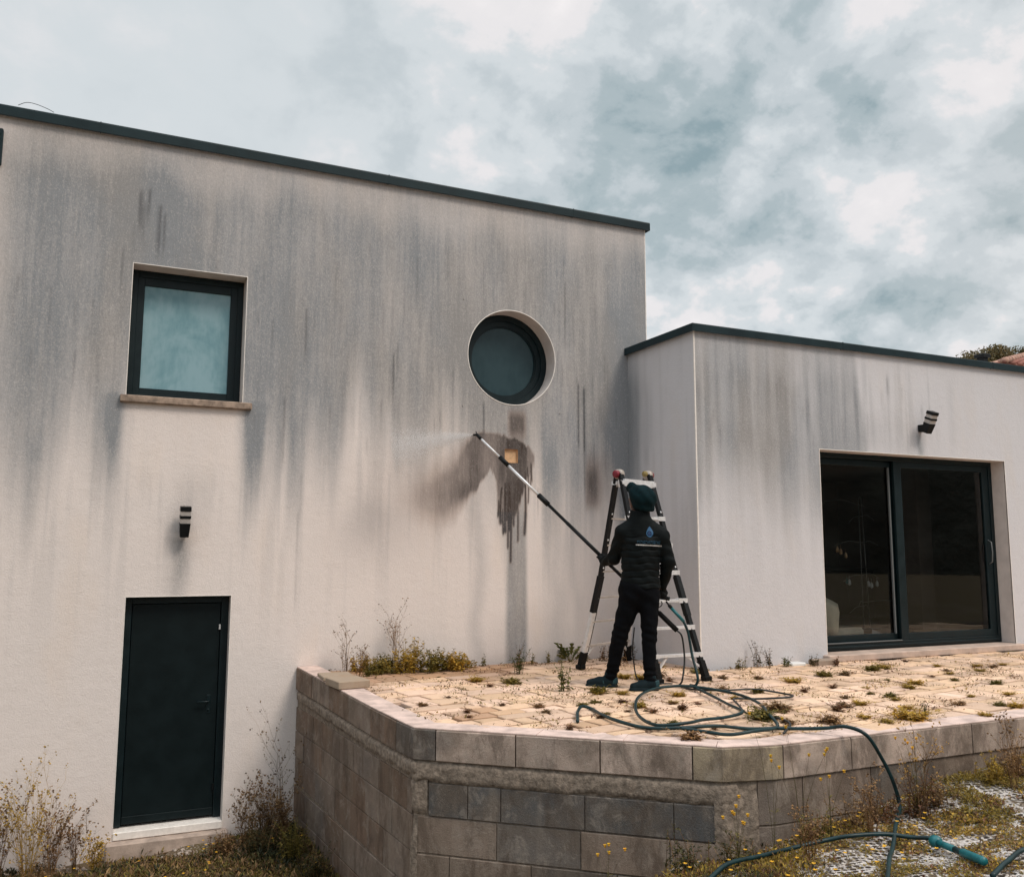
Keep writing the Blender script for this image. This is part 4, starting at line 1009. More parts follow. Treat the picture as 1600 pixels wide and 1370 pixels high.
# ------------------------------------------------------------------ surface-from-field modelling
def surface_net(F, lo, h):
    """naive surface nets of the zero level of F (negative inside)"""
    neg = F < 0; nx, ny, nz = F.shape
    cnt = np.zeros((nx-1, ny-1, nz-1)); acc = np.zeros((nx-1, ny-1, nz-1, 3))
    def cor(a, i, j, k): return a[i:nx-1+i, j:ny-1+j, k:nz-1+k]
    cs = [(i, j, k) for i in (0, 1) for j in (0, 1) for k in (0, 1)]
    for p in cs:
        for ax in range(3):
            if p[ax] == 1: continue
            q = list(p); q[ax] = 1; q = tuple(q)
            a = cor(F, *p); c_ = cor(F, *q); x = (cor(neg, *p) != cor(neg, *q))
            t = np.where(x, a/np.where(x, a-c_, 1), 0); cnt += x
            for d in range(3): acc[..., d] += np.where(x, p[d]+(t if d == ax else 0), 0)
    act = cnt > 0; idx = -np.ones(act.shape, int); idx[act] = np.arange(act.sum())
    I = np.argwhere(act); V = (I+acc[act]/cnt[act][:, None])*h+np.array(lo)
    faces = []
    for ax in range(3):
        o = [d for d in range(3) if d != ax]
        sl = [slice(None)]*3; sh = [slice(None)]*3; sl[ax] = slice(0, -1); sh[ax] = slice(1, None)
        a = neg[tuple(sl)]; c_ = neg[tuple(sh)]
        E_ = np.argwhere(a != c_); fl = a[tuple(E_.T)]
        ok = np.ones(len(E_), bool)
        for d in o: ok &= (E_[:, d] > 0) & (E_[:, d] < F.shape[d]-1)
        E_ = E_[ok]; fl = fl[ok]
        q = []
        for (da, db) in ((1, 1), (0, 1), (0, 0), (1, 0)):
            e = E_.copy(); e[:, o[0]] -= da; e[:, o[1]] -= db; q.append(idx[tuple(e.T)])
        q = np.stack(q, 1)
        flip = fl if ax != 1 else ~fl
        q = np.where(flip[:, None], q, q[:, ::-1]); faces.append(q)
    return V, np.concatenate(faces)
def smin(a, b_, k): h_ = np.clip(.5+.5*(b_-a)/k, 0, 1); return b_*(1-h_)+a*h_-k*h_*(1-h_)
def cap(P_, a, c_, ra, rb=None):
    rb = ra if rb is None else rb; a = np.array(a, np.float32); c_ = np.array(c_, np.float32); d = c_-a; t = np.clip(((P_-a)@d)/(d@d), 0, 1)
    return np.linalg.norm(P_-a-t[..., None]*d, axis=-1)-(ra+(rb-ra)*t)
def ell(P_, c_, r_, rot=None):
    q = P_-np.array(c_, np.float32)
    if rot is not None: q = q@np.array(rot, np.float32)
    r_ = np.array(r_, np.float32); k0 = np.linalg.norm(q/r_, axis=-1); k1 = np.linalg.norm(q/(r_*r_), axis=-1)+1e-9
    return k0*(k0-1)/k1
def field_mesh(name, fn, lo, hi, h, smooth=True):
    ax = [np.arange(lo[d], hi[d]+h, h, dtype=np.float32) for d in range(3)]
    G = np.stack(np.meshgrid(*ax, indexing='ij'), -1); F = fn(G)
    V, Fa = surface_net(F, lo, h)
    return np_mesh(name, V, Fa, smooth=smooth)

# ------------------------------------------------------------------ the worker (local axes: r = camera right, f = away, u = up)
person = empty('person', (4.55, 7.25, TZ), 'person seen from behind in dark cap, black padded jacket and black trousers, holding the pole', 'person', rz=-YAW)
HANDL = np.array((-.200, .348, 1.195)); HANDR = np.array((.335, .125, .865))
SHL, ELL_, WRL = (-.035, .01, 1.44), (-.115, .13, 1.205), (-.195, .285, 1.17)
SHR, ELR, WRR = (.315, .0, 1.41), (.385, .01, 1.165), (.345, .095, .955)
HIPL, KNL, ANL = (.035, .01, .86), (-.080, .075, .47), (-.155, .155, .10)
HIPR, KNR, ANR = (.195, .0, .86), (.188, -.02, .47), (.185, -.035, .10)
def rotm(ax, a): return np.array(Matrix.Rotation(a, 3, ax))
HEAD = (.112, .045, 1.735)
tilt = rotm('Y', R(-6)) @ rotm('X', R(14)) @ rotm('Z', R(28))
def hd(p): return tuple(np.array(HEAD)+tilt@np.array(p))
def f_body(P_):
    d = ell(P_, hd((0, 0, .015)), (.074, .096, .105), tilt)
    d = smin(d, ell(P_, hd((0, .035, -.055)), (.056, .055, .060), tilt), .035)
    d = smin(d, ell(P_, hd((0, .062, -.085)), (.026, .024, .022), tilt), .02)      # chin
    d = smin(d, ell(P_, hd((0, .104, -.012)), (.012, .018, .026), tilt), .012)     # nose
    for s_ in (-1, 1):
        d = smin(d, ell(P_, hd((s_*.079, -.002, -.012)), (.012, .022, .032), tilt), .006)  # ears
        d = smin(d, ell(P_, hd((s_*.032, .082, .022)), (.022, .012, .008), tilt), .012)  # brow
        d = np.maximum(d, -(ell(P_, hd((s_*.031, .098, .004)), (.015, .010, .009), tilt)))  # eye sockets
        d = np.minimum(d, ell(P_, hd((s_*.031, .082, .004)), (.013, .013, .012), tilt))
    d = np.maximum(d, -(ell(P_, hd((0, .098, -.052)), (.022, .006, .003), tilt)))
    d = smin(d, ell(P_, hd((0, .092, -.059)), (.020, .008, .006), tilt), .006)
    d = smin(d, cap(P_, (.118, .005, 1.50), hd((0, -.01, -.06)), .060, .054), .03)
    d = smin(d, ell(P_, (.14, .015, 1.31), (.165, .105, .20)), .05)
    d = smin(d, cap(P_, (-.01, .01, 1.43), (.29, 0, 1.40), .065), .05)
    d = smin(d, ell(P_, (.12, .015, 1.04), (.15, .105, .20)), .05)
    d = smin(d, ell(P_, (.115, .005, .90), (.155, .11, .11)), .05)
    for sh, el, wr in ((SHL, ELL_, WRL), (SHR, ELR, WRR)):
        d = smin(d, cap(P_, sh, el, .050, .040), .03); d = smin(d, cap(P_, el, wr, .040, .027), .015)
    for hp, kn, an_ in ((HIPL, KNL, ANL), (HIPR, KNR, ANR)):
        d = smin(d, cap(P_, hp, kn, .085, .052), .03); d = smin(d, cap(P_, kn, an_, .052, .036), .02)
    d = smin(d, cap(P_, (-.155, .158, .055), (-.27, .17, .040), .028, .022), .02); d = smin(d, cap(P_, (.185, -.037, .055), (.08, -.05, .040), .028, .022), .02)
    # palms; the gloves with their fingers cover them
    d = smin(d, cap(P_, WRL, HANDL+np.array((.01, -.03, -.01)), .026, .024), .015); d = smin(d, cap(P_, WRR, HANDR+np.array((0, -.0, .03)), .026, .024), .015)
    return d
body = link('body', field_mesh('body', f_body, (-.36, -.25, .0), (.50, .45, 1.90), .0075), M['skin'], person, inv=False)
def f_jacket(P_):
    u = P_[..., 2]
    # torso: elliptical barrel
    q = P_-np.array((.125, .015, 0), np.float32)
    prof_a = np.interp(u, [.86, .93, 1.06, 1.22, 1.36, 1.45, 1.52], [.186, .192, .180, .185, .192, .165, .09]).astype(np.float32)
    prof_b = np.interp(u, [.86, .93, 1.06, 1.22, 1.36, 1.45, 1.52], [.145, .145, .138, .146, .145, .115, .08]).astype(np.float32)
    cxr = np.interp(u, [.9, 1.2, 1.5], [-.007, .0, .012]).astype(np.float32)
    k0 = np.sqrt(((q[..., 0]-cxr)/prof_a)**2+(q[..., 1]/prof_b)**2); d = (k0-1)*prof_b
    d = np.maximum(d, .925-u); d = np.maximum(d, u-1.53)
    uw = u+.007*np.sin(P_[..., 0]*17+1.3)+.004*np.sin(P_[..., 0]*41+u*9)
    groove = (.0065+.003*np.sin(P_[..., 0]*23+u*37))*np.exp(-((((uw-.935) % .062)-.031)/.0085)**2)*(u < 1.46)
    d = d+groove-.004*np.sin(P_[..., 0]*46+u*31)*np.sin(u*23+P_[..., 1]*30)
    d = smin(d, cap(P_, SHL, (.10, .01, 1.525), .084, .085), .04); d = smin(d, cap(P_, SHR, (.15, .01, 1.525), .084, .085), .04)
    d = smin(d, np.maximum(cap(P_, (.122, .005, 1.46), (.122, .01, 1.64), .110, .094), u-1.652-.1*(P_[..., 1])), .03)
    d = np.maximum(d, -cap(P_, (.120, .012, 1.60), (.118, .02, 1.74), .068))
    for i, (sh, el, wr) in enumerate(((SHL, ELL_, WRL), (SHR, ELR, WRR))):
        a = cap(P_, sh, el, .077, .063); c_ = cap(P_, el, wr, .063, .046); s_ = smin(a, c_, .02)
        s_ = s_+.004*np.sin(u*70+P_[..., 1]*55)*(1 if i else 1); d = smin(d, s_, .022)
    return d
jacket = link('jacket', field_mesh('jacket', f_jacket, (-.32, -.22, .89), (.50, .42, 1.70), .0065), M['jacket'], person, inv=False)
def f_trouser(P_):
    u = P_[..., 2]
    d = ell(P_, (.105, .01, .93), (.190, .135, .16))
    for hp, kn, an_, w0, w1, w2 in ((HIPL, KNL, ANL, .112, .072, .054), (HIPR, KNR, ANR, .102, .066, .056)):
        d = smin(d, cap(P_, hp, kn, w0, w1), .035); d = smin(d, cap(P_, kn, tuple(np.array(an_)+(0, 0, -.02)), w1, w2), .02)
    d = d-.005*np.sin(u*33+P_[..., 0]*30+2*np.sin(u*7))*np.sin(P_[..., 1]*30+u*13)-.0035*np.exp(-((u-.50)/.10)**2)*np.sin(u*85+P_[..., 0]*30)-.006*np.exp(-((u-.14)/.07)**2)*np.sin(u*110+P_[..., 1]*30)
    d = smin(d, ell(P_, (-.065, .02, .90), (.028, .04, .055)), .012)       # pocket
    return np.maximum(np.maximum(d, .066-u), u-1.0)
trousers = link('trousers', field_mesh('trousers', f_trouser, (-.34, -.24, .06), (.42, .34, 1.03), .0075), M['trouser'], person, inv=False)
ctilt = rotm('Y', R(14)) @ rotm('X', R(10))
def f_cap(P_):
    d = ell(P_, (.152, -.015, 1.765), (.130, .145, .112), ctilt)
    d = smin(d, ell(P_, (.135, .0, 1.82), (.115, .12, .075), ctilt), .03)
    d = smin(d, ell(P_, (.152, -.01, 1.690), (.108, .118, .060), ctilt), .02)
    d = smin(d, ell(P_, (.060, .075, 1.872), (.056, .085, .052), rotm('Y', R(25))), .018)
    d = d-.0035*np.sin(P_[..., 0]*60+P_[..., 2]*45)
    d = np.maximum(d, -ell(P_, hd((0, .02, -.03)), (.078, .105, .115), tilt))
    return np.maximum(d, -(P_[..., 2]-1.640))
hat = link('cap', field_mesh('cap', f_cap, (-.03, -.19, 1.61), (.32, .22, 1.96), .005), M['cap'], person, inv=False)
def f_hair(P_):
    d = ell(P_, hd((0, -.022, -.010)), (.082, .085, .092), tilt)
    d = np.maximum(d, (P_@np.array((tilt@np.array((0, 1., 0))), np.float32))-float(np.dot(hd((0, .012, 0)), tilt@np.array((0, 1., 0)))))
    return d+.002*np.sin(P_[..., 2]*300)
link('hair', field_mesh('hair', f_hair, (-.02, -.12, 1.60), (.24, .16, 1.86), .005), M['hair'], person, inv=False)
def make_shoe(name, heel, toe):
    heel = np.array(heel); toe = np.array(toe); d_ = (toe-heel)/np.linalg.norm(toe-heel); z_ = np.array((0, 0, 1.))
    mid = (heel+toe)/2
    def f(P_):
        d = smin(cap(P_, heel+z_*.050, mid+z_*.042, .044, .046), cap(P_, mid+z_*.042, toe+z_*.034-d_*.035, .046, .034), .02)
        d = smin(d, cap(P_, heel+z_*.06+d_*.035, heel+z_*.115+d_*.03, .052, .048), .03)
        sole = np.maximum(smin(cap(P_, heel, mid, .050), cap(P_, mid, toe-d_*.035, .053, .043), .02), np.abs(P_[..., 2]-.012)-.012)
        d = np.maximum(d, .012-P_[..., 2]); d = np.minimum(d, sole)
        return np.maximum(d, .0005-P_[..., 2])
    lo = np.minimum(heel, toe)-np.array((.08, .08, .02)); hi = np.maximum(heel, toe)+np.array((.08, .08, .19)); lo[2] = -.02; hi[2] = .17
    o = link('shoe', field_mesh('shoe', f, lo.tolist(), hi.tolist(), .005), M['shoe'], person, inv=False)
    def g(P_):
        d = smin(cap(P_, heel+z_*.050, heel+d_*.09+z_*.045, .0465, .0475), cap(P_, heel+z_*.05, heel+z_*.075, .047), .01)
        return np.maximum(np.maximum(d, .028-P_[..., 2]), P_[..., 2]-.088)
    MW[o.name] = Matrix.Identity(4)
    q = link('heel_panel', field_mesh('heel_panel', g, lo.tolist(), hi.tolist(), .005), M['shoeteal'], None, inv=False)
    q.parent = o
    return o
make_shoe('shoe', (-.135, .155, 0), (-.385, .185, 0)); make_shoe('shoe', (.225, -.035, 0), (-.005, -.075, 0))

def glove(center, wrist, axis_, palm_dir, name):
    """hand closed round a bar of radius rb whose direction is axis_; the palm lies on the palm_dir side"""
    c_ = np.array(center, float); w_ = np.array(wrist, float); a = np.array(axis_, float); a /= np.linalg.norm(a)
    p = np.array(palm_dir, float); p -= a*(p@a); p /= np.linalg.norm(p); s_ = np.cross(a, p); rb = .019
    if (w_-c_)@s_ < 0: pass
    chains = []
    for i, (o_, ln, rad_) in enumerate(((.033, 1.0, .0105), (.011, 1.08, .011), (-.011, 1.02, .0105), (-.032, .86, .0095))):
        q = []
        for th_ in (20, 75, 130, 185, 232*ln-5):
            t = R(th_); r_ = rb+rad_*.85+(.004 if th_ == 20 else 0); q.append(c_+a*o_+(p*math.cos(t)+s_*math.sin(t))*r_)
        chains.append((q, rad_))
    th_ = []
    for t_deg, ax_ in ((-10, .036), (-55, .048), (-105, .046), (-150, .040)):
        t = R(t_deg); th_.append(c_+a*ax_+(p*math.cos(t)+s_*math.sin(t))*(rb+.011))
    chains.append((th_, .0120))
    pc = c_+p*(rb+.013)
    def f(P_):
        d = cap(P_, pc+a*.030, pc-a*.030, .017); d = smin(d, cap(P_, pc+a*.02+p*.006, pc-a*.02+p*.006, .019), .012)
        d = smin(d, cap(P_, pc, w_, .024, .034), .018)
        for q, rad_ in chains:
            e = None
            for i in range(len(q)-1):
                k = cap(P_, q[i], q[i+1], rad_*(1.06-.04*i), rad_*(1.02-.04*i)); e = k if e is None else np.minimum(e, k)
            d = smin(d, e, .004)
        return d
    lo = np.minimum(c_, w_)-.10; hi = np.maximum(c_, w_)+.10
    return link(name, field_mesh(name, f, lo.tolist(), hi.tolist(), .0036), M['rubber'], person, inv=False)
TAIL = np.array((.463, .06, .529)); NOZ = np.array((-1.468, .90, 2.489)); PDIR = (NOZ-TAIL)/np.linalg.norm(NOZ-TAIL)
tt = ((HANDL-TAIL)@PDIR); HANDL = TAIL+PDIR*tt
glove(HANDL, WRL, PDIR, np.array(WRL)-HANDL+np.array((.0, -.02, -.04)), 'glove')
GAX = np.array((.75, .15, -.64)); GAX /= np.linalg.norm(GAX)
glove(HANDR, WRR, GAX, (.35, .0, .9), 'glove')

# prints on the back of the jacket, draped on its surface
def drape(pts):
    p = np.array([(r_, -.30, u_) for r_, u_ in pts], np.float32)
    for _ in range(60):
        d = f_jacket(p); p[:, 1] += np.clip(d*.7, -.02, .02)
    p[:, 1] -= .0035; return p
def print_poly(b, pts): 
    # pts polygon refined
    P_ = []; n_ = len(pts)
    b.add(drape(pts), [tuple(range(n_))])
b = MB(); lc = (.196, 1.435); n_ = 28
def tear(s_, k, dx=0, dy=0):
    o = []
    for i in range(n_):
        a = 2*math.pi*i/n_; x = math.sin(a)*.030*s_; y = -math.cos(a)*.033*s_
        if y > 0: y = y*(1+.75*k*(1-abs(x)/.032)); 
        o.append((lc[0]+x+dx, lc[1]+y+dy))
    return o
o_, i_ = tear(1.12, 1), tear(.66, .2, -.004, -.003)
p = drape(o_+i_); b.add(p, [(i, (i+1) % n_, n_+(i+1) % n_, n_+i) for i in range(n_)]); o = b.build('printed_drop_emblem', M['blue2'], jacket, inv=False)
b = MB(); b.add(drape(tear(.52, .3, -.004, -.003))+np.array((0, -.001, 0)), [tuple(range(n_))]); b.build('printed_drop_core', M['blue'], jacket, inv=False)
b = MB(); x = .075; wr_ = random.Random(4)
while x < .300:
    w_ = wr_.choice([.010, .013, .016]); z0 = 1.343-.028*(x-.07); k = wr_.random()
    for (a0, a1, c0, c1) in ([(0, .3, 0, 1), (.3, 1, .75, 1)], [(0, .3, 0, 1), (.7, 1, 0, 1), (.3, .7, .4, .65)], [(0, 1, 0, .25), (0, 1, .75, 1), (0, .3, .25, .75)])[int(k*3)]:
        b.add(drape([(x+w_*a0, z0+.024*c0), (x+w_*a1, z0+.024*c0), (x+w_*a1, z0+.024*c1), (x+w_*a0, z0+.024*c1)]), [(0, 1, 2, 3)])
    x += w_+.004
b.build('printed_lettering', M['dblue'], jacket, inv=False)
b = MB(); x = .062
while x < .308:
    w_ = wr_.choice([.006, .008, .011]); z0 = 1.322-.045*(x-.06)
    b.add(drape([(x, z0), (x+w_, z0), (x+w_, z0+.011), (x, z0+.011)]), [(0, 1, 2, 3)]); x += w_+.0022
b.build('printed_lettering', M['wprint'], jacket, inv=False)

# ------------------------------------------------------------------ spray pole and trigger gun (local person frame -> world)
PM = MW['person']
def W_(p): return np.array(PM @ Vector(p))
lance = empty('spray_pole', tuple(W_(TAIL)), 'long telescopic cleaning pole, black below and silver above, aimed at the wall', 'spray pole')
def pl_(t): return W_(TAIL+PDIR*t)
LEN = np.linalg.norm(NOZ-TAIL)
def seg(name, t0, t1, r_, mt, parent=None, n_=14):
    b = MB(); b.tube([pl_(t0), pl_(t1)], r_, n_); return b.build(name, M[mt], parent or lance)
seg('lower_tube', .18, LEN*.625, .0165, 'black'); seg('grip', .0, .24, .024, 'rubber'); seg('thick_tube', LEN*.30, LEN*.52, .0185, 'black')
seg('clamp', LEN*.615, LEN*.665, .027, 'black'); seg('middle_tube', LEN*.66, LEN*.835, .0145, 'alu')
seg('clamp', LEN*.825, LEN*.872, .024, 'black'); seg('upper_tube', LEN*.865, LEN*.985, .0115, 'alu')
nz_ = seg('nozzle', LEN*.975, LEN*1.0, .018, 'black')
b = MB(); n0 = pl_(LEN*1.0); sp_dir = np.array((-.93, .36, -.14)); sp_dir /= np.linalg.norm(sp_dir)
b.tube([n0, n0+sp_dir*.04], [.014, .010], 10); b.tube([n0, n0+np.array((-.01, 0, .035))], .005, 6); b.tube([n0+sp_dir*.035, n0+sp_dir*.06+np.array((0, 0, -.012))], .004, 6); b.build('tip', M['black'], nz_)
# water mist
N_ = 26000; t = rng.random(N_)**.62*.85; spr = .014+t*.36; a_ = np.cross(sp_dir, (0, 0, 1)); a_ /= np.linalg.norm(a_); b_2 = np.cross(a_, sp_dir)
g1 = rng.normal(0, .36, (N_, 2)); ctr = n0+sp_dir*(t[:, None]+.04)+a_*(g1[:, :1]*spr[:, None])+b_2*(g1[:, 1:]*spr[:, None]*1.0)-np.array((0, 0, 1))*(t[:, None]**2*.10)
ok = ctr[:, 1] < WY-.004; ctr = ctr[ok]; N_ = len(ctr); sz = rng.uniform(.0007, .0017, N_)
tet = np.array([(1, 1, 1), (1, -1, -1), (-1, 1, -1), (-1, -1, 1)], float)
v_ = (ctr[:, None, :]+tet[None]*sz[:, None, None]).reshape(-1, 3); bi = np.arange(N_)[:, None]*4
f_ = np.concatenate([bi+np.array(q) for q in ((0, 1, 2), (0, 3, 1), (0, 2, 3), (1, 3, 2))])
o = link('water_spray', np_mesh('water_spray', v_, f_), M['drop']); tag(o, 'fine white water mist jetting from the pole tip towards the wall', 'water spray', kind='stuff')

gun = empty('trigger_gun', tuple(W_(HANDR)), 'black pressure washer trigger gun hanging in the worker’s right hand', 'spray gun')
g0 = HANDR
b = MB(); b.tube([W_(g0-GAX*.055), W_(g0+GAX*.045), W_(g0+GAX*.075)], [.017, .019, .022], 12); b.build('grip', M['black'], gun)
b = MB(); q0 = g0+GAX*.060; q1 = q0+np.array((-.02, 0, -.05)); b.tube([W_(g0+GAX*.03+np.array((-.035, 0, -.02))), W_(q0)], [.013, .021], 10); b.tube([W_(q0), W_(q0+np.array((.030, .0, -.008)))], .020, 10); b.build('body', M['black'], gun)
ringc = np.array((.300, .125, .775)); rp = [W_(ringc+np.array((math.cos(a)*.037, 0, math.sin(a)*.034))) for a in np.linspace(R(-200), R(40), 22)]
b = MB(); b.tube(rp, .0050, 6); b.build('trigger_guard', M['black'], gun)
b = MB(); b.tube([W_((.375, .12, .795)), W_((.405, .118, .755))], .009, 8); b.tube([W_((.400, .118, .762)), W_((.422, .116, .735))], .017, 10); b.build('coupling', M['black'], gun)
b = MB(); b.tube([W_((.418, .116, .740)), W_((.535, .105, .610))], .0155, 12); b.build('sleeve', M['teal'], gun)

# ------------------------------------------------------------------ hoses
def hose(pts3, r_, mt, label, name='hose', cat='hose', group=None, n_=8):
    b = MB(); sp_ = spline(pts3, n_); b.tube(sp_, r_, 8); o = b.build(name, M[mt]); tag(o, label, cat, group); rebase(o, sp_[0].tolist()); return o
HZ = TZ+.018
zt0 = lambda x, y: float(terrain(x, y))+.045
def flat(l, z=HZ, lift=None):
    o = []
    for i, q in enumerate(l): o.append((q[0], q[1], z+(lift[i] if lift else .008*(i % 3))))
    return o
hose([W_((.535, .105, .610)), W_((.575, .10, .50)), W_((.60, .06, .30)), W_((.63, -.02, .12)), (5.10, 6.98, TZ+.04), (5.06, 7.0, HZ+.02)] +
     flat([(4.92, 6.53), (4.72, 6.02), (4.58, 5.68), (4.38, 5.62), (4.13, 5.57), (3.92, 5.48), (3.72, 5.58), (3.80, 5.94), (4.10, 6.43), (4.48, 6.88), (4.78, 7.02), (5.0, 6.9), (5.16, 6.5), (5.0, 6.0), (4.70, 5.52), (4.53, 5.23), (4.38, 5.10), (4.17, 5.05), (3.99, 5.09), (3.87, 5.21), (3.76, 5.34)], HZ+.012),
     .0125, 'hose', 'dark green hose coiled on the paving at the worker’s feet and rising to his hand', group='hoses lying about the site')
hose(flat([(3.30, 5.98), (3.46, 6.27), (3.60, 6.45), (3.66, 6.40), (3.58, 6.10), (3.54, 5.78), (3.63, 5.58), (3.81, 5.44), (4.08, 5.36), (4.28, 5.25), (4.45, 5.14), (4.60, 5.02)])+[(4.70, 4.92, HZ+.03), (4.76, 4.80, HZ+.055), (4.84, 4.70, HZ+.01), (4.95, 4.68, -1.40), (5.02, 4.66, -1.55), (5.04, 4.63, -1.70), (4.90, 4.52, -1.735), (4.68, 4.34, zt0(4.68, 4.34)), (4.50, 4.19, zt0(4.5, 4.19)), (4.34, 4.06, zt0(4.34, 4.06)), (4.18, 3.93, zt0(4.18, 3.93)), (4.03, 3.8, zt0(4.03, 3.8)), (3.8, 3.6, zt0(3.8, 3.6))],
     .0130, 'hose', 'green hose running over the block wall edge and down to the gravel', group='hoses lying about the site')
hose([W_(TAIL), W_(TAIL-PDIR*.05), W_((.515, .05, .42)), W_((.525, .05, .25)), W_((.49, .0, .08)), (5.02, 7.12, HZ)]+flat([(5.04, 6.87), (5.2, 6.71), (5.47, 6.6), (5.61, 6.40), (5.56, 6.21), (5.39, 6.13), (5.19, 6.26), (5.0, 6.30), (4.80, 6.0), (4.66, 5.7), (4.72, 5.45), (4.62, 5.20), (4.40, 5.02)]),
     .0085, 'bhose', 'thin black hose trailing from the bottom end of the spray pole', group='hoses lying about the site')
hose([W_((.075, .16, .55)), W_((.062, .20, .36)), W_((.075, .22, .20)), W_((.10, .24, .08)), W_((.16, .22, .012)), W_((.3, .3, .010)), W_((.45, .28, .012))], .0065, 'bhose', 'thin black cord hanging down between the worker’s legs', 'cord', 'cord')
zt = lambda x, y: float(terrain(x, y))
gl = [(2.9, 4.12), (3.15, 4.22), (3.35, 4.31), (3.63, 4.37), (3.93, 4.43), (4.16, 4.40), (4.29, 4.33), (4.50, 4.27), (4.64, 4.18), (4.69, 4.09)]
hose([(x, y, zt(x, y)+.048) for x, y in gl], .0135, 'hose', 'dark green hose lying across the gravel below the wall', group='hoses lying about the site')
hc = empty('hose_connector', (4.66, 4.0, zt(4.66, 4.0)), 'thick turquoise hose connector on the gravel at lower right', 'hose connector')
c0 = np.array((4.655, 4.03, zt(4.65, 4.0)+.05)); c1 = np.array((4.50, 3.56, zt(4.5, 3.56)+.05)); dd = c1-c0
b = MB(); b.tube([c0-dd*.02, c0, c0+dd*.06, c0+dd*.10], [.024, .037, .037, .028], 12); b.build('collar', M['teal'], hc)
b = MB(); b.tube([c0+dd*.08, c0+dd*.42], .020, 14); b.build('tube', M['teal'], hc)
b = MB(); b.tube([c0+dd*.42, c0+dd*.58], .018, 14); b.build('dark_sleeve', M['hose'], hc)
b = MB(); b.tube([c0+dd*.56, c0+dd*.58, c0+dd*.95, c0+dd*.97], [.021, .024, .024, .021], 14); b.build('end_sleeve', M['teal'], hc)
hose([(4.40, 3.45, -1.70), (4.62, 3.52, zt(4.62, 3.52)+.035), (4.85, 3.54, zt(4.85, 3.54)+.035), (5.2, 3.4, zt(5.2, 3.4)+.03), (5.6, 3.3, zt(5.6, 3.3)+.03)], .0135, 'hose', 'short length of green hose at the bottom right corner', group='hoses lying about the site')

# ------------------------------------------------------------------ plants
LC = {'olive': [(.115, .100, .024), (.18, .145, .034), (.27, .20, .045)], 'gold': [(.38, .26, .045), (.52, .34, .055), (.30, .20, .05)], 'dry': [(.22, .125, .055), (.12, .070, .038), (.34, .21, .10)],
      'red': [(.17, .075, .045), (.23, .12, .05), (.11, .06, .03)], 'dark': [(.030, .034, .014), (.055, .052, .018), (.080, .070, .022)], 'green': [(.060, .072, .022), (.095, .105, .030), (.14, .135, .04)]}
class Veg:
    def __init__(s, r_): s.v = []; s.c = []; s.f = []; s.n = 0; s.r = r_
    def leaf(s, p, d, ln, wd, c_, bend=.3):
        d = np.array(d, float); d /= np.linalg.norm(d)+1e-9; z_ = np.array((0, 0, 1.)); sdv = np.cross(d, z_); sdv = sdv/(np.linalg.norm(sdv)+1e-9) if np.linalg.norm(sdv) > .05 else np.array((1., 0, 0))
        nn_ = np.cross(sdv, d); p = np.array(p, float)
        s.v += [p, p+d*ln*.5+sdv*wd+nn_*ln*.08, p+d*ln-z_*ln*bend*.5, p+d*ln*.5-sdv*wd+nn_*ln*.08]; s.c += [c_]*4; s.f.append((s.n, s.n+1, s.n+2, s.n+3)); s.n += 4
    def stem(s, pts, w_, c_):
        pts = [np.array(q, float) for q in pts]; a = s.r.uniform(0, math.pi)
        for o in (a, a+math.pi/2):
            dx = np.array((math.cos(o), math.sin(o), 0))*w_
            for i in range(len(pts)-1):
                k = 1-.6*i/(len(pts)-1); k2 = 1-.6*(i+1)/(len(pts)-1)
                s.v += [pts[i]-dx*k, pts[i]+dx*k, pts[i+1]+dx*k2, pts[i+1]-dx*k2]; s.c += [c_]*4; s.f.append((s.n, s.n+1, s.n+2, s.n+3)); s.n += 4
    def blob(s, p, r_, c_):
        p = np.array(p, float); q = [p+np.array(k)*r_ for k in ((1, 0, 0), (0, 1, 0), (-1, 0, 0), (0, -1, 0))]; t_, b0 = p+np.array((0, 0, r_)), p-np.array((0, 0, r_*.8))
        for i in range(4):
            for e in (t_, b0):
                s.v += [q[i], q[(i+1) % 4], e, e]; s.c += [c_]*4; s.f.append((s.n, s.n+1, s.n+2, s.n+3)); s.n += 4
    def mesh(s, name):
        v_ = np.array(s.v); f_ = np.array(s.f); me = bpy.data.meshes.new(name); me.from_pydata(v_.tolist(), [], [tuple(dict.fromkeys(q)) for q in f_.tolist()]); me.update()
        # collapse duplicates silently
        c_ = np.ones((len(v_), 4)); c_[:, :3] = np.array(s.c); a = me.color_attributes.new('tint', 'FLOAT_COLOR', 'POINT'); a.data.foreach_set('color', c_.ravel()); me.materials.append(M['leaf']); return me
def pick(r_, pal): k = LC[pal][r_.randrange(3)]; q = r_.uniform(.75, 1.25); return tuple(c_*q for c_ in k)
def g_tuft(sd__, rad_, h_, n_, pal, wd=.006):
    r_ = random.Random(sd__); V = Veg(r_)
    for i in range(n_):
        a = r_.uniform(0, 6.28); rr = rad_*r_.random()**.7*.6; p = (math.cos(a)*rr, math.sin(a)*rr*.9, 0)
        a2 = a+r_.uniform(-.6, .6); el = r_.uniform(.25, 1.35); ln = h_*r_.uniform(.5, 1.2)
        V.leaf(p, (math.cos(a2)*math.cos(el), math.sin(a2)*math.cos(el), math.sin(el)), ln, wd*r_.uniform(.6, 1.6), pick(r_, pal), r_.uniform(0, .8))
    return V
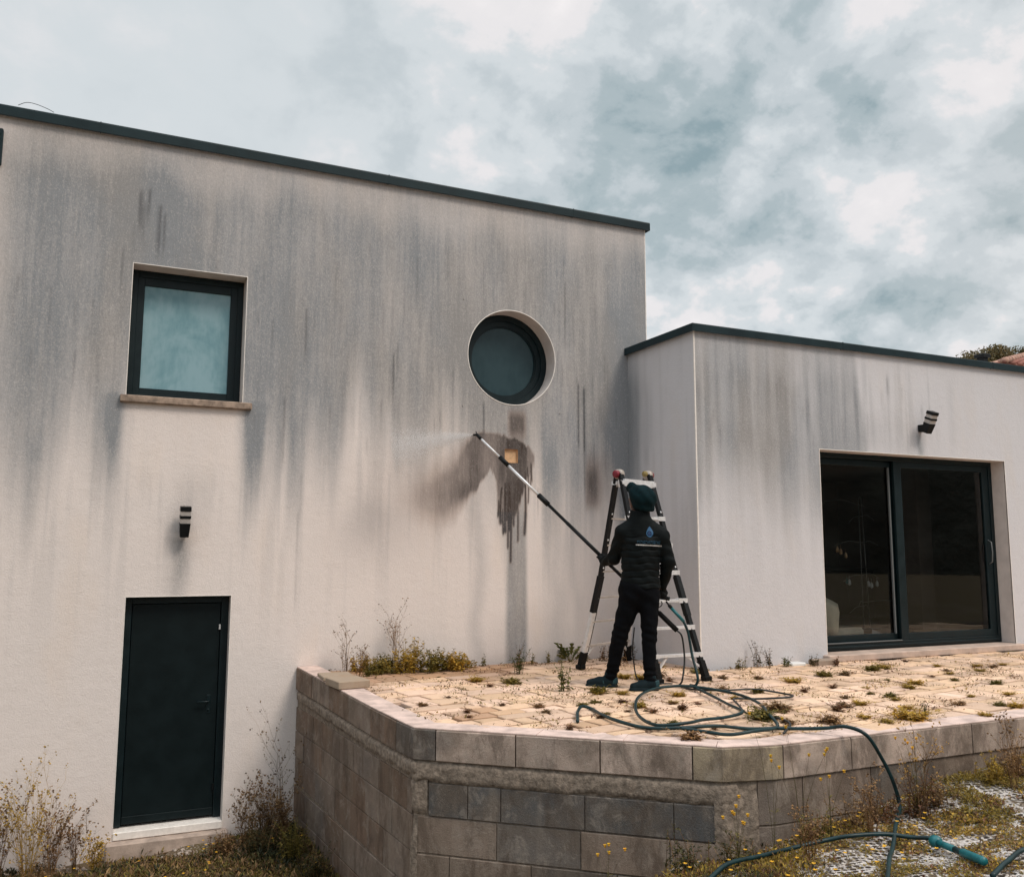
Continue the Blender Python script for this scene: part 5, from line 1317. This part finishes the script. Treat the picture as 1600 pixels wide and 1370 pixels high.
def g_bush(sd__, rad_, h_, ns, pal, lf=.035, per=12, mlean=.5, root=.3):
    r_ = random.Random(sd__); V = Veg(r_)
    for i in range(ns):
        a = r_.uniform(0, 6.28); lean = r_.uniform(0, mlean); hh_ = h_*r_.uniform(.45, 1.); x0, y0_ = r_.gauss(0, rad_*root), r_.gauss(0, rad_*root); pts = []
        for k in range(5): t = k/4; pts.append((x0+math.cos(a)*lean*hh_*t*t, y0_+math.sin(a)*lean*hh_*t*t, hh_*t))
        V.stem(pts, .0025, pick(r_, pal if pal != 'dark' else 'dry'))
        for k in range(per):
            t = r_.uniform(.08, 1.); x, y, z = x0+math.cos(a)*lean*hh_*t*t, y0_+math.sin(a)*lean*hh_*t*t, hh_*t; a2 = r_.uniform(0, 6.28); el = r_.uniform(-.3, .9); l_ = lf*r_.uniform(.5, 1.3)*(1.15-.5*t)
            V.leaf((x, y, z), (math.cos(a2)*math.cos(el), math.sin(a2)*math.cos(el), math.sin(el)), l_, l_*r_.uniform(.16, .32), pick(r_, pal), r_.uniform(0, .7))
    return V
def g_dry(sd__, h_, ns, pal='dry', spread=.25, heads=10, hr=.006, flower=None):
    r_ = random.Random(sd__); V = Veg(r_)
    def branch(p, d, ln, w_, depth):
        pts = [p]; q = np.array(p, float); d = np.array(d, float)
        for k in range(4): d = d+np.array((r_.gauss(0, .07), r_.gauss(0, .07), .02)); d /= np.linalg.norm(d); q = q+d*ln/4; pts.append(q.copy())
        V.stem(pts, w_, pick(r_, pal))
        if depth > 0:
            for k in range(r_.randint(2, 4)):
                j = r_.randint(1, 4); a = r_.uniform(0, 6.28); nd = d*.9+np.array((math.cos(a), math.sin(a), .1))*.55; branch(pts[j], nd/np.linalg.norm(nd), ln*r_.uniform(.3, .55), w_*.6, depth-1)
        else:
            for k in range(max(1, heads//6)):
                e = np.array(pts[-1])+np.array((r_.gauss(0, .008), r_.gauss(0, .008), r_.gauss(0, .01))); V.blob(e, hr*r_.uniform(.7, 1.4), flower or pick(r_, pal))
        for k in range(2):
            a = r_.uniform(0, 6.28); V.leaf(pts[r_.randint(0, 3)], (math.cos(a), math.sin(a), .5), .03*r_.uniform(.5, 1.5), .004, pick(r_, pal))
    for i in range(ns):
        a = r_.uniform(0, 6.28); s_ = r_.uniform(0, spread); branch((math.cos(a)*.02, math.sin(a)*.02, 0), (math.cos(a)*s_, math.sin(a)*s_, 1), h_*r_.uniform(.55, .8), .0028, 2)
    return V
def g_flower(sd__, h_, ns, col_=(.85, .50, .03)):
    r_ = random.Random(sd__); V = Veg(r_)
    for i in range(ns):
        a = r_.uniform(0, 6.28); s_ = r_.uniform(0, .35); hh_ = h_*r_.uniform(.6, 1.); pts = [(math.cos(a)*s_*hh_*t*t+r_.gauss(0, .004), math.sin(a)*s_*hh_*t*t, hh_*t) for t in (0, .25, .5, .75, 1.)]
        V.stem(pts, .0016, (.10, .085, .03)); V.blob(pts[-1]+np.array((0, 0, .004)) if False else pts[-1], .010, (col_[0]*.8, col_[1]*.75, col_[2]))
        for k in range(6):
            b_ = k*math.pi/3; V.leaf(pts[-1], (math.cos(b_), math.sin(b_), 1.1), .019, .007, tuple(c_*r_.uniform(.8, 1.1) for c_ in col_), 0)
        for k in range(4):
            b_ = r_.uniform(0, 6.28); V.leaf(pts[r_.randint(0, 2)], (math.cos(b_), math.sin(b_), .6), .05, .004, pick(r_, 'olive'))
    return V
def g_broad(sd__, n_, ln, pal='dark'):
    r_ = random.Random(sd__); V = Veg(r_)
    for i in range(n_):
        a = r_.uniform(0, 6.28); el = r_.uniform(.4, 1.2); l_ = ln*r_.uniform(.6, 1.1); d = np.array((math.cos(a)*math.cos(el), math.sin(a)*math.cos(el), math.sin(el)))
        V.stem([(0, 0, 0), d*l_*.4], .004, pick(r_, 'olive')); p = d*l_*.35
        for k, (w0) in enumerate((.8, 1., .8)):
            V.leaf(p+d*l_*.18*k, d, l_*.45, l_*.13*w0, pick(r_, pal), .6)
    return V
PM_ = {}
def pmesh(key, fn):
    if key not in PM_: PM_[key] = fn().mesh(key[0])
    return PM_[key]
def place(key, fn, x, y, z, s_, rz, label, cat, group):
    o = bpy.data.objects.new(key[0], pmesh(key, fn)); col.objects.link(o); o.location = (x, y, z); o.rotation_euler = (0, 0, rz); o.scale = (s_, s_, s_)
    return tag(o, label, cat, group)
PRR = random.Random(12)
# low weeds in the paving joints: spot list (x, y, kind, scale)
WS = [(3.7, 8.0, 'o', 1.5), (3.93, 7.38, 'b', 1.1), (4.07, 8.62, 'b', .9), (3.88, 6.72, 'o', .7), (4.1, 6.63, 'r', .9), (4.12, 6.41, 'o', .9), (4.44, 6.41, 'r', .8), (4.37, 6.18, 'r', 1.0), (4.64, 6.32, 'r', .9), (4.66, 5.56, 'o', 1.6),
 (5.04, 5.81, 'o', 1.4), (6.25, 6.97, 'g', 1.3), (6.87, 7.19, 'o', 1.5), (7.13, 7.18, 'o', 1.1), (7.91, 7.4, 'o', 1.0), (7.66, 7.33, 'o', 1.5), (8.33, 6.93, 'o', 1.0), (8.66, 6.78, 'o', .8), (7.8, 6.68, 'r', .8), (5.67, 5.73, 'o', 1.2),
 (5.88, 5.77, 'g', 1.2), (6.43, 5.96, 'o', 1.1), (5.48, 5.62, 'r', 1.1), (5.72, 5.09, 'o', 1.6), (5.91, 5.13, 'b', .8), (6.63, 5.41, 'o', .9), (5.43, 5.28, 'o', .8), (5.42, 5.06, 'g', 1.1), (5.06, 5.27, 'o', 1.1), (3.57, 6.1, 'r', 1.0),
 (3.11, 6.93, 'r', .8), (3.44, 7.93, 'r', .9), (3.45, 8.29, 'o', 1.2), (2.84, 7.47, 'r', .7), (2.51, 7.19, 'o', .7), (2.74, 6.77, 'r', .8), (5.78, 7.88, 'o', 1.1), (5.31, 6.85, 'o', 1.0), (5.95, 6.49, 'r', .7), (6.9, 5.25, 'o', .8),
 (6.98, 5.15, 'g', .8), (6.37, 4.96, 'o', .8), (3.94, 5.66, 'o', .8), (3.75, 5.20, 'o', 1.3), (3.9, 6.25, 'r', .7), (3.72, 6.66, 'o', .9), (4.1, 6.17, 'r', .9), (6.99, 6.24, 'o', .9), (8.0, 6.11, 'o', .8), (4.74, 5.36, 'o', 1.0),
 (6.35, 6.55, 'r', .7), (7.2, 6.7, 'o', .7), (5.3, 7.9, 'o', 1.1), (4.9, 7.9, 'o', 1.0), (4.5, 7.7, 'r', 1.), (3.3, 6.5, 'o', .7), (5.2, 7.55, 'r', .8), (4.2, 7.2, 'o', 1.2), (4.35, 7.05, 'g', 1.0), (4.75, 6.75, 'o', .8),
 (9.2, 6.4, 'o', .8), (8.6, 5.9, 'o', .8), (7.5, 5.6, 'o', .9), (7.9, 5.3, 'g', .9), (6.1, 7.3, 'o', .7), (6.6, 6.4, 'o', .7)]
for _ in range(34):
    x, y = PRR.uniform(2.6, 9.4), PRR.uniform(5.1, 9.0)
    if inner_line_ok(np.array(x-.1), np.array(y)) and (x < 5.9 or y < 7.9): WS.append((x, y, PRR.choice('oorg'), PRR.uniform(.45, 1.0)))
desc = {'o': ('olive', 'flat yellow olive weed tuft'), 'g': ('gold', 'golden dry weed tuft'), 'r': ('red', 'small reddish brown weed tuft'), 'b': ('green', 'upright leafy green weed')}
def where(x, y):
    if x < 3.5: a = 'on the paving near the left end of the terrace'
    elif x < 4.9 and y > 6.6: a = 'on the paving around the worker’s feet'
    elif x < 5.1: a = 'among the hose coils in front of the worker'
    elif y > 6.9: a = 'on the paving between ladder and glass door'
    elif y < 5.5: a = 'near the terrace edge above the block wall'
    else: a = 'on the open paving right of the coiled hose'
    return a
for i, (x, y, k, s_) in enumerate(WS):
    pal, nm = desc[k]; vs = i % 3
    if k == 'b': key = ('weed', k, vs); fn = lambda vs=vs: g_bush(100+vs, .06, .22, 9, 'green', .04, 12)
    else:
        key = ('weed', k, vs); fn = lambda vs=vs, k=k, pal=pal: g_bush(200+vs+ord(k), .17 if k != 'r' else .09, .065 if k != 'r' else .07, 46 if k != 'r' else 24, (pal, 'dry', 'gold')[vs] if k == 'o' else pal, .026, 9, 2.2, .12)
    place(key, fn, x, y, TZ-.005, s_*PRR.uniform(.8, 1.5), PRR.uniform(0, 6.28), nm+' '+where(x, y), 'weed', nm+'s '+where(x, y)).scale.z *= (1 if k == 'b' else .62)
# plants along the foot of the house wall
for i, x in enumerate(np.linspace(2.58, 3.66, 9)):
    y = 9.28-.04*i % .08-(.12 if i % 2 else 0); h_ = (.20, .18, .22, .26, .36, .26, .22, .20, .16)[i]
    place(('weed', 'wall', i), lambda i=i, h_=h_: g_bush(300+i, .20, h_, 24, ('gold', 'olive', 'olive', 'gold')[i % 4], .055, 18), x, y, TZ, 1, i, 'yellowish leafy weed in the dense row along the stained wall', 'weed', 'yellowish weeds in a row along the stained wall')
for (x, y, h_, k, lb) in ((2.38, 9.2, .50, 'dry', 'dry brown stalks at the left end of the terrace by the wall'), (2.95, 9.35, .72, 'dry', 'tall thin dry stalks rising from the weeds below the stained wall'), (2.45, 8.95, .30, 'olive', 'leafy brown weed behind the loose slabs')):
    place(('dry_stalks', int(x*100)), lambda x=x, h_=h_: g_dry(int(x*100), h_, 6, 'dry', .2), x, y, TZ, 1, x, lb, 'dry weed', None)
    if k == 'olive': place(('weed', 'w', int(x*100)), lambda: g_bush(77, .12, .26, 12, 'olive', .04, 12), x+.1, y-.05, TZ, 1, 0, 'bushy olive weed between the loose slabs and the wall', 'weed', None)
for i, (x, y, h_, lb) in enumerate(((3.78, 9.3, .12, 'tiny weed sprout at the wall foot, first right of the dense row'), (3.95, 9.32, .13, 'small weed sprout at the wall foot between the dense row and the soot column'), (4.36, 9.25, .28, 'upright dark weed at the foot of the soot column'), (4.56, 9.3, .15, 'small weed just right of the soot column'),
                                ((4.75), 9.3, .13, 'low weed at the wall foot left of the broad leaved plant'))):
    place(('weed', 's', i), lambda i=i, h_=h_: g_bush(400+i, .05, h_, 6, 'dark' if i == 2 else 'olive', .035, 10), x, y, TZ, 1, i, lb, 'weed', None)
place(('broadleaf_weed', 0), lambda: g_broad(9, 16, .26, 'green'), 5.02, 9.25, TZ, 1, 0, 'broad leaved dark weed beside the left ladder foot', 'weed', None)
for i, (x, y, lb) in enumerate(((5.22, 9.3, 'brown leafy weed behind the left ladder foot'), (5.45, 9.2, 'brown weed under the back rungs of the ladder'), (5.75, 9.2, 'brown weed in the corner where the two house walls meet'), (5.35, 8.75, 'low brown weed between the ladder legs'))):
    place(('weed', 'lad', i), lambda i=i: g_bush(500+i, .14, .22, 14, ('olive', 'dry', 'dark', 'dry')[i], .035, 12), x, y, TZ, 1, i, lb, 'weed', None)
for i, (x, y, h_, lb) in enumerate(((6.42, 7.98, .14, 'small weed at the wing wall left of the dark bush'), (6.66, 7.98, .34, 'dark upright weed against the wing wall'), (6.80, 7.98, .22, 'leafy weed clump right beside the dark upright one'), (7.02, 7.95, .12, 'low green weed beside the pipe piece at the wing wall'), (7.36, 7.88, .16, 'dark weed behind the stone block by the glass door'), (7.62, 7.78, .10, 'reddish weed in front of the stone block by the door sill'))):
    place(('weed', 'wing', i), lambda i=i, h_=h_: g_bush(600+i, .08, h_, 9, ('olive', 'dark', 'dark', 'green', 'dark', 'red')[i], .035, 12), x, y, TZ, 1, i, lb, 'weed', None)
# tall stalks and flowers on the lower ground
def zg(x, y): return zt(x, y)-.01
for i, (x, y, h_, lb) in enumerate(((-.62, 9.2, .78, 'dry brown stalks at the far left edge below the wall'), (-.40, 9.05, .88, 'tallest dry stalks with dark seed heads left of the basement door'), (-.22, 9.2, .66, 'dry seed stalks just right of the tallest ones'), (-.02, 9.25, .52, 'thin dry stalks between the tall clump and the doorstep'), (.14, 9.1, .34, 'short golden dry plant left of the doorstep'),
      (1.42, 9.0, .48, 'dry stalks right of the doorstep'), (1.60, 9.15, .60, 'brown seed stalks between door and block wall'), (1.80, 9.25, 1.12, 'tall dark thin stalk standing in the corner by the block wall'), (1.72, 8.9, .50, 'brown dry stalks in front of the block wall corner'))):
    place(('dry_stalks', 'g', i), lambda i=i, h_=h_: g_dry(700+i, h_, (20, 22, 18, 10, 12, 14, 18, 5, 18)[i], ('dry', 'gold', 'dry')[i % 3] if i < 5 else 'dry', .26, 12, .0085), x, y, zg(x, y), 1, i, lb, 'dry weed', None)
for i, (x, y, h_, lb) in enumerate(((3.80, 4.45, .95, 'tall thin yellow flower in front of the ochre block'), (3.98, 4.42, .80, 'yellow flowers on thin stems before the rough concrete corner'), (4.25, 4.45, .62, 'yellow flowers by the wall right of the rough corner'), (5.12, 4.55, .62, 'yellow flowers against the wall right of the hanging hose'), (3.45, 4.35, .40, 'low yellow flowers at the bottom of the bank'), (2.9, 4.9, .45, 'low yellow flowers before the dark blocks'))):
    place(('yellow_flowers', i), lambda i=i, h_=h_: g_flower(800+i, h_, (3, 5, 5, 6, 8, 5)[i]), x, y, zg(x, y), 1, i, lb, 'flower', None)
for i, (x, y, h_, n_, pal, lb) in enumerate(((5.16, 4.56, .34, 26, 'red', 'reddish brown dry bush by the wall right of the hanging hose'), (5.36, 4.58, .20, 20, 'dry', 'low brown bush next to the reddish dry bush'), (4.62, 4.60, .24, 20, 'dry', 'brown dry bush left of the hanging hose'), (4.34, 4.66, .18, 18, 'olive', 'low olive plant under the wall left of the brown bush'),
      (5.98, 4.66, .20, 22, 'gold', 'golden plant at the wall foot near the right edge'), (6.28, 4.66, .26, 26, 'dry', 'brown golden bush at the right edge by the wall'), (6.62, 4.62, .28, 26, 'gold', 'golden bush furthest right along the wall'), (3.66, 4.62, .24, 22, 'dark', 'dark leafy plant at the foot of the rough concrete corner'), (3.30, 4.66, .26, 22, 'dark', 'dark leafy plant left of the rough corner'), (4.86, 4.62, .20, 20, 'red', 'reddish plant directly beside the hanging hose'))):
    place(('dry_bush', i), lambda i=i, h_=h_, n_=n_, pal=pal: g_bush(900+i, .18, h_, n_, pal, .034, 18, .9), x, y, zg(x, y), 1, i, lb, 'bush', None)
for i, (x, y, h_, lb) in enumerate(((5.10, 4.50, .58, 'thin dry stalks above the reddish bush'), (5.95, 4.45, .50, 'thin dry stalks at the wall near the right edge'), (4.5, 4.35, .40, 'bent dry stalks left of the hanging hose'), (3.9, 4.25, .34, 'dry stalks at the top of the bank'))):
    place(('dry_stalks', 'r', i), lambda i=i, h_=h_: g_dry(950+i, h_, 7, 'dry', .3, 12, .007, (.55, .32, .10) if i == 0 else None), x, y, zg(x, y), 1, i, lb, 'dry weed', None)

for i, (x, y, h_, lb) in enumerate(((-.75, 8.9, .34, 'bushy ochre weed at the bottom left corner'), (-.30, 8.7, .30, 'leafy ochre weed below the tallest dry stalks'), (1.50, 8.7, .34, 'dark leafy weed right of the doorstep'), (1.75, 8.5, .40, 'dense olive weed at the foot of the block wall'), (1.70, 9.2, .42, 'bushy brown weed in the corner between house and block wall'), (1.85, 8.0, .30, 'olive weed hugging the lower left face of the block wall'), (1.20, 8.9, .22, 'low ochre weed just right of the doorstep'))):
    place(('ochre_weed', i), lambda i=i, h_=h_: g_bush(980+i, .16, h_, 38, ('olive', 'dry', 'dark', 'olive', 'dry', 'dark', 'dry')[i], .034, 20, .8), x, y, zg(x, y), 1, i, lb, 'weed', None)

# ground cover
def cover(name, n_, region, pal_w, hmin, hmax, wmul, seed, maskf=None, up=(.2, 1.3)):
    r_ = np.random.default_rng(seed); x = r_.uniform(region[0], region[1], n_); y = r_.uniform(region[2], region[3], n_)
    k = maskf(x, y) > r_.random(n_); x, y = x[k], y[k]; n_ = len(x); z = terrain(x, y)
    # keep off the terrace
    P_ = np.array(PATH); inside = np.ones(n_, bool)
    for i in range(len(P_)-1):
        a, c_ = P_[i], P_[i+1]; t = (c_-a)/np.linalg.norm(c_-a); nn_ = np.array([t[1], -t[0]]); inside &= ((x-a[0])*nn_[0]+(y-a[1])*nn_[1]) < .015
    ok = ~inside & (y < WY-.01) & ~((x > .2) & (x < 1.33) & (y > WY-.14)); x, y, z = x[ok], y[ok], z[ok]; n_ = len(x)
    a = r_.uniform(0, 6.28, n_); el = r_.uniform(*up, n_); ln = r_.uniform(hmin, hmax, n_)*(.6+.8*fbm(x*2.2, y*2.2, seed % 50)); wd = ln*r_.uniform(.07, .2, n_)*wmul
    d = np.stack([np.cos(a)*np.cos(el), np.sin(a)*np.cos(el), np.sin(el)], 1); s__ = np.stack([-np.sin(a), np.cos(a), a*0], 1)
    lift = r_.random(n_)**1.5*hmax*.9*(fbm(x*2.2, y*2.2, seed % 50)*1.6-.3).clip(0, 1)
    p = np.stack([x, y, z+lift-.004], 1)
    v_ = np.stack([p, p+d*(ln*.5)[:, None]+s__*wd[:, None], p+d*ln[:, None]-np.array((0, 0, 1))*(ln*.2)[:, None], p+d*(ln*.5)[:, None]-s__*wd[:, None]], 1).reshape(-1, 3)
    f_ = np.arange(n_*4).reshape(-1, 4)
    pals = np.array([LC[q][j] for q in pal_w for j in range(3)]); pn = fbm(x*1.8, y*1.8, seed % 40+7); pi_ = np.clip(((pn-.25)*2*len(pals)+r_.normal(0, 2.8, n_)).astype(int), 0, len(pals)-1)
    c_ = pals[pi_]*r_.uniform(.7, 1.3, (n_, 1))
    o = link(name, np_mesh(name, v_, f_, np.repeat(c_, 4, 0)), M['leaf']); return o
o = cover('weedy_grass', 190000, (-2.2, 2.1, 6.6, 9.5), ['dark', 'dry', 'olive', 'dry', 'dark'], .018, .085, .7, 31, lambda x, y: .30+.9*ss(fbm(x*1.5, y*1.5, 61), .35, .6)+.5*ss(x, .9, 1.7)-.55*np.exp(-((x-.6)/.9)**2)*ss(y, 8.9, 9.3))
tag(o, 'dark brownish green weeds and grass covering the low ground by the basement door', 'weeds', kind='stuff')
o = cover('mossy_ground_cover', 230000, (3.0, 9.5, 2.9, 4.84), ['gold', 'dry', 'olive', 'gold', 'red', 'olive'], .012, .034, 1.3, 33, lambda x, y: .05+.95*ss(fbm(x*5.0, y*5.0, 62, 5), .42, .54)+.5*ss(y, 4.55, 4.8), (.05, 1.1))
tag(o, 'yellow olive moss and low weeds growing in patches over the white gravel mats', 'ground cover', kind='stuff')
o = cover('bank_weeds', 90000, (1.9, 4.3, 3.3, 6.4), ['dry', 'olive', 'dark', 'red', 'gold'], .015, .055, .8, 35, lambda x, y: np.clip(.25+ss(fbm(x*2, y*2, 63), .35, .55), 0, 1)*(1-ss(x+.5*(4.6-y), 3.75, 4.15)))
tag(o, 'brown weeds covering the bank below the angled block wall', 'weeds', kind='stuff')
r_ = np.random.default_rng(44); n_ = 60000; x = r_.uniform(2.1, 10.5, n_); y = r_.uniform(4.95, 9.45, n_)
msk = ss(fbm(x*3.2, y*3.2, 81, 5), .50, .64)*.55+.012+.25*ss(y, 8.9, 9.4)*(x < 6)+.3*ss(y, 7.85, 8.05)*(x > 6)*(1-ss(x, 7.5, 7.8))
k = (msk > r_.random(n_)) & inner_line_ok(x, y) & ((x < XW-.03) | (y < YW-.03)); x, y = x[k], y[k]; n_ = len(x)
a = r_.uniform(0, 6.28, n_); el = r_.uniform(0, .9, n_); ln = r_.uniform(.010, .032, n_); wd = ln*r_.uniform(.10, .35, n_)
d = np.stack([np.cos(a)*np.cos(el), np.sin(a)*np.cos(el), np.sin(el)], 1); s__ = np.stack([-np.sin(a), np.cos(a), a*0], 1); p = np.stack([x, y, tplane(x, y)+.003], 1)
v_ = np.stack([p, p+d*(ln*.5)[:, None]+s__*wd[:, None], p+d*ln[:, None], p+d*(ln*.5)[:, None]-s__*wd[:, None]], 1).reshape(-1, 3)
pals = np.array([LC[q][j] for q in ('dry', 'red', 'olive', 'dry', 'gold') for j in range(3)]); c_ = pals[np.clip((fbm(x*1.6, y*1.6, 83)*18-1.5+r_.normal(0, 1.5, n_)).astype(int), 0, 14)]*r_.uniform(.6, 1.1, (n_, 1))
o = link('joint_litter', np_mesh('joint_litter', v_, np.arange(n_*4).reshape(-1, 4), np.repeat(c_, 4, 0)), M['leaf']); tag(o, 'dry litter and tiny seedlings scattered in the joints of the terrace paving', 'litter', kind='stuff')
# tiny yellow blossoms in the low ground
b = Veg(random.Random(3)); rr_ = random.Random(8)
for _ in range(90):
    x, y = (rr_.uniform(-1.2, 2.0), rr_.uniform(7.3, 9.3)) if rr_.random() < .6 else (rr_.uniform(3., 5.), rr_.uniform(3.7, 4.5))
    z = zt(x, y)+rr_.uniform(.05, .14)
    for k in range(5): a = k*1.257; b.leaf((x, y, z), (math.cos(a), math.sin(a), .4), .016, .006, (.80, .45, .03), 0)
o = bpy.data.objects.new('yellow_blossoms', b.mesh('yellow_blossoms')); col.objects.link(o); tag(o, 'scattered tiny yellow blossoms among the low weeds', 'blossoms', kind='stuff')

# gravel stones on the right and along the house foot
def stones(name, n_, region, smin_, smax_, seed, maskf, c0, c1):
    r_ = np.random.default_rng(seed); x = r_.uniform(region[0], region[1], n_); y = r_.uniform(region[2], region[3], n_); k = maskf(x, y) > r_.random(n_); x, y = x[k], y[k]; n_ = len(x); z = terrain(x, y)
    ico = np.array([(0, 0, 1), (.89, 0, .45), (.28, .85, .45), (-.72, .53, .45), (-.72, -.53, .45), (.28, -.85, .45), (.72, .53, -.45), (-.28, .85, -.45), (-.89, 0, -.45), (-.28, -.85, -.45), (.72, -.53, -.45), (0, 0, -1)])
    fi = np.array([(0, 1, 2), (0, 2, 3), (0, 3, 4), (0, 4, 5), (0, 5, 1), (1, 6, 2), (2, 7, 3), (3, 8, 4), (4, 9, 5), (5, 10, 1), (6, 7, 2), (7, 8, 3), (8, 9, 4), (9, 10, 5), (10, 6, 1), (11, 7, 6), (11, 8, 7), (11, 9, 8), (11, 10, 9), (11, 6, 10)])
    s__ = r_.uniform(smin_, smax_, (n_, 1, 1))*r_.uniform(.6, 1.3, (n_, 1, 3)); v_ = ico[None]*s__*r_.uniform(.8, 1.2, (n_, 12, 1))*np.array((1, 1, .6))+np.stack([x, y, z+smin_*.3], 1)[:, None]
    f_ = (fi[None]+(np.arange(n_)*12)[:, None, None]).reshape(-1, 3); t = r_.random((n_, 1)); c_ = np.array(c0)*(1-t)+np.array(c1)*t
    return link(name, np_mesh(name, v_.reshape(-1, 3), f_, np.repeat(c_, 12, 0)), M['paving_st'])
M_ = bpy.data.materials.new('gravel_stone'); M_.use_nodes = True; t__ = NT(M_.node_tree)
t__.set(t__.n['Principled BSDF'].inputs['Base Color'], t__.new('ShaderNodeAttribute', attribute_name='tint').outputs[0]); t__.n['Principled BSDF'].inputs['Roughness'].default_value = .9; M['paving_st'] = M_
o = stones('gravel', 5200, (3.2, 8.5, 2.8, 4.8), .006, .015, 91, lambda x, y: .25+.7*ss(fbm(x*3, y*3, 66), .4, .6), (.25, .21, .18), (.60, .55, .50)); tag(o, 'small pale gravel stones scattered over the upper ground', 'gravel', kind='stuff')
o = stones('rubble_stones', 1500, (-1.2, 1.7, 8.75, 9.45), .010, .028, 92, lambda x, y: .15+.8*ss(fbm(x*2, y*2, 67), .4, .6), (.20, .16, .13), (.48, .40, .34)); tag(o, 'small rubble stones along the foot of the wall by the doorstep', 'gravel', kind='stuff')

# ------------------------------------------------------------------ beyond the roofs on the right
nh = empty('neighbour_house', (46, 30, -1.7), 'distant house with a red brown tiled roof beyond the right end of the wing', 'house')
b = MB(); b.box(38.5, 53.5, 26.6, 34.4, -1.8, 7.6); b.build('wall', M['reveal'], nh)
ang_r = .0
ridge0 = np.array((44.9, 30.4, 10.45)); ridge1 = np.array((49, 30.4, 10.45)); ev = [(35.9, 26, 8.26), (54, 26, 8.26), (54, 35, 8.26), (37.8, 35, 8.26)]
b = MB(); V0 = [np.array(q) for q in ev]
b.add([V0[0], V0[1], ridge1, ridge0], [(0, 1, 2, 3)]); b.add([V0[1], V0[2], ridge1], [(0, 1, 2)]); b.add([V0[2], V0[3], ridge0, ridge1], [(0, 1, 2, 3)]); b.add([V0[3], V0[0], ridge0], [(0, 1, 2)])
b.add([q-np.array((0, 0, .75)) for q in V0], [(0, 1, 2, 3)])
def tiles(b, a, c_, top0, top1, n_):
    for i in range(n_+1):
        t = i/n_; p = a+(c_-a)*t; L2 = top0+(top1-top0)*t
        b.tube([p+np.array((0, 0, .03)), L2+np.array((0, 0, .03))], .11, 6)
tiles(b, V0[3], V0[0], ridge0, ridge0, 30); tiles(b, V0[0], V0[1], ridge0, ridge1, 36)
rf_ = b.build('roof', M['tile'], nh)
b = MB()
for a, c_ in ((V0[0], ridge0), (V0[3], ridge0), (ridge0, ridge1)):
    n_ = 16
    for i in range(n_): p = a+(c_-a)*i/n_; q = a+(c_-a)*(i+1.08)/n_; b.tube([p+np.array((0, 0, .10)), q+np.array((0, 0, .10))], [.17, .14], 8)
M['ridge'] = mat('pale_ridge_tile', (.42, .25, .19), .8, noise=(3, .3)); b.build('ridge_tiles', M['ridge'], rf_)
b = MB()
for x in (39.5, 42.5, 45.5, 49): b = MB(); b.box(x, x+1.1, 26.55, 26.62, 3.5, 5); b.build('window', M['frame'], nh)

def far_tree(x, y, z0, h_, cr, seed, label):
    t = empty('tree', (x, y, z0), label, 'tree', 'trees beyond the roofs')
    r_ = np.random.default_rng(seed); b = MB(); b.tube(spline([(x, y, z0), (x+.1, y, z0+h_*.3), (x-.1, y+.1, z0+h_*.55), (x, y, z0+h_*.85)], 4), np.linspace(.22, .05, 13), 8)
    cl = []
    for k in range(26):
        a = r_.uniform(0, 6.28); e = r_.uniform(.1, 1.5); rr = cr*r_.uniform(.45, 1.); c_ = np.array((x+math.cos(a)*math.cos(e)*rr, y+math.sin(a)*math.cos(e)*rr, z0+h_-cr*.95+math.sin(e)*rr*.95)); cl.append(c_)
        s0 = np.array((x, y, z0+h_*r_.uniform(.4, .7))); b.tube(spline([s0, (s0+c_)/2+r_.normal(0, .15, 3), c_], 4), np.linspace(.06, .012, 9), 5)
    b.build('trunk', M['bark'], t)
    vs, cs = [], []
    for c_ in cl:
        n_ = 420; q = r_.normal(0, 1, (n_, 3)); q /= np.linalg.norm(q, axis=1)[:, None]; q *= (r_.random((n_, 1))**.45)*cr*.32*np.array((1, 1, .8)); p = c_+q
        a = r_.normal(0, 1, (n_, 3)); a /= np.linalg.norm(a, axis=1)[:, None]; e = np.cross(a, r_.normal(0, 1, (n_, 3))); e /= np.linalg.norm(e, axis=1)[:, None]; l_ = r_.uniform(.05, .11, (n_, 1))
        vs.append(np.stack([p-a*l_, p+e*l_*.5, p+a*l_, p-e*l_*.5], 1).reshape(-1, 3))
        base_ = np.array([(.15, .125, .055), (.20, .16, .08), (.10, .09, .045)])[r_.integers(0, 3, n_)]*r_.uniform(.7, 1.3, (n_, 1)); cs.append(np.repeat(base_, 4, 0))
    v_ = np.concatenate(vs); me = np_mesh('crown', v_, np.arange(len(v_)).reshape(-1, 4), np.concatenate(cs)); link('crown', me, M['leaf'], t)
    return t
far_tree(50.8, 38, -1.7, 14.45, 2.4, 1, 'olive brown tree crown showing above the wing roof beside the tiled roof')
far_tree(56.2, 38.5, -1.7, 15.2, 2.4, 2, 'second tree crown behind the tiled roof at the right edge')
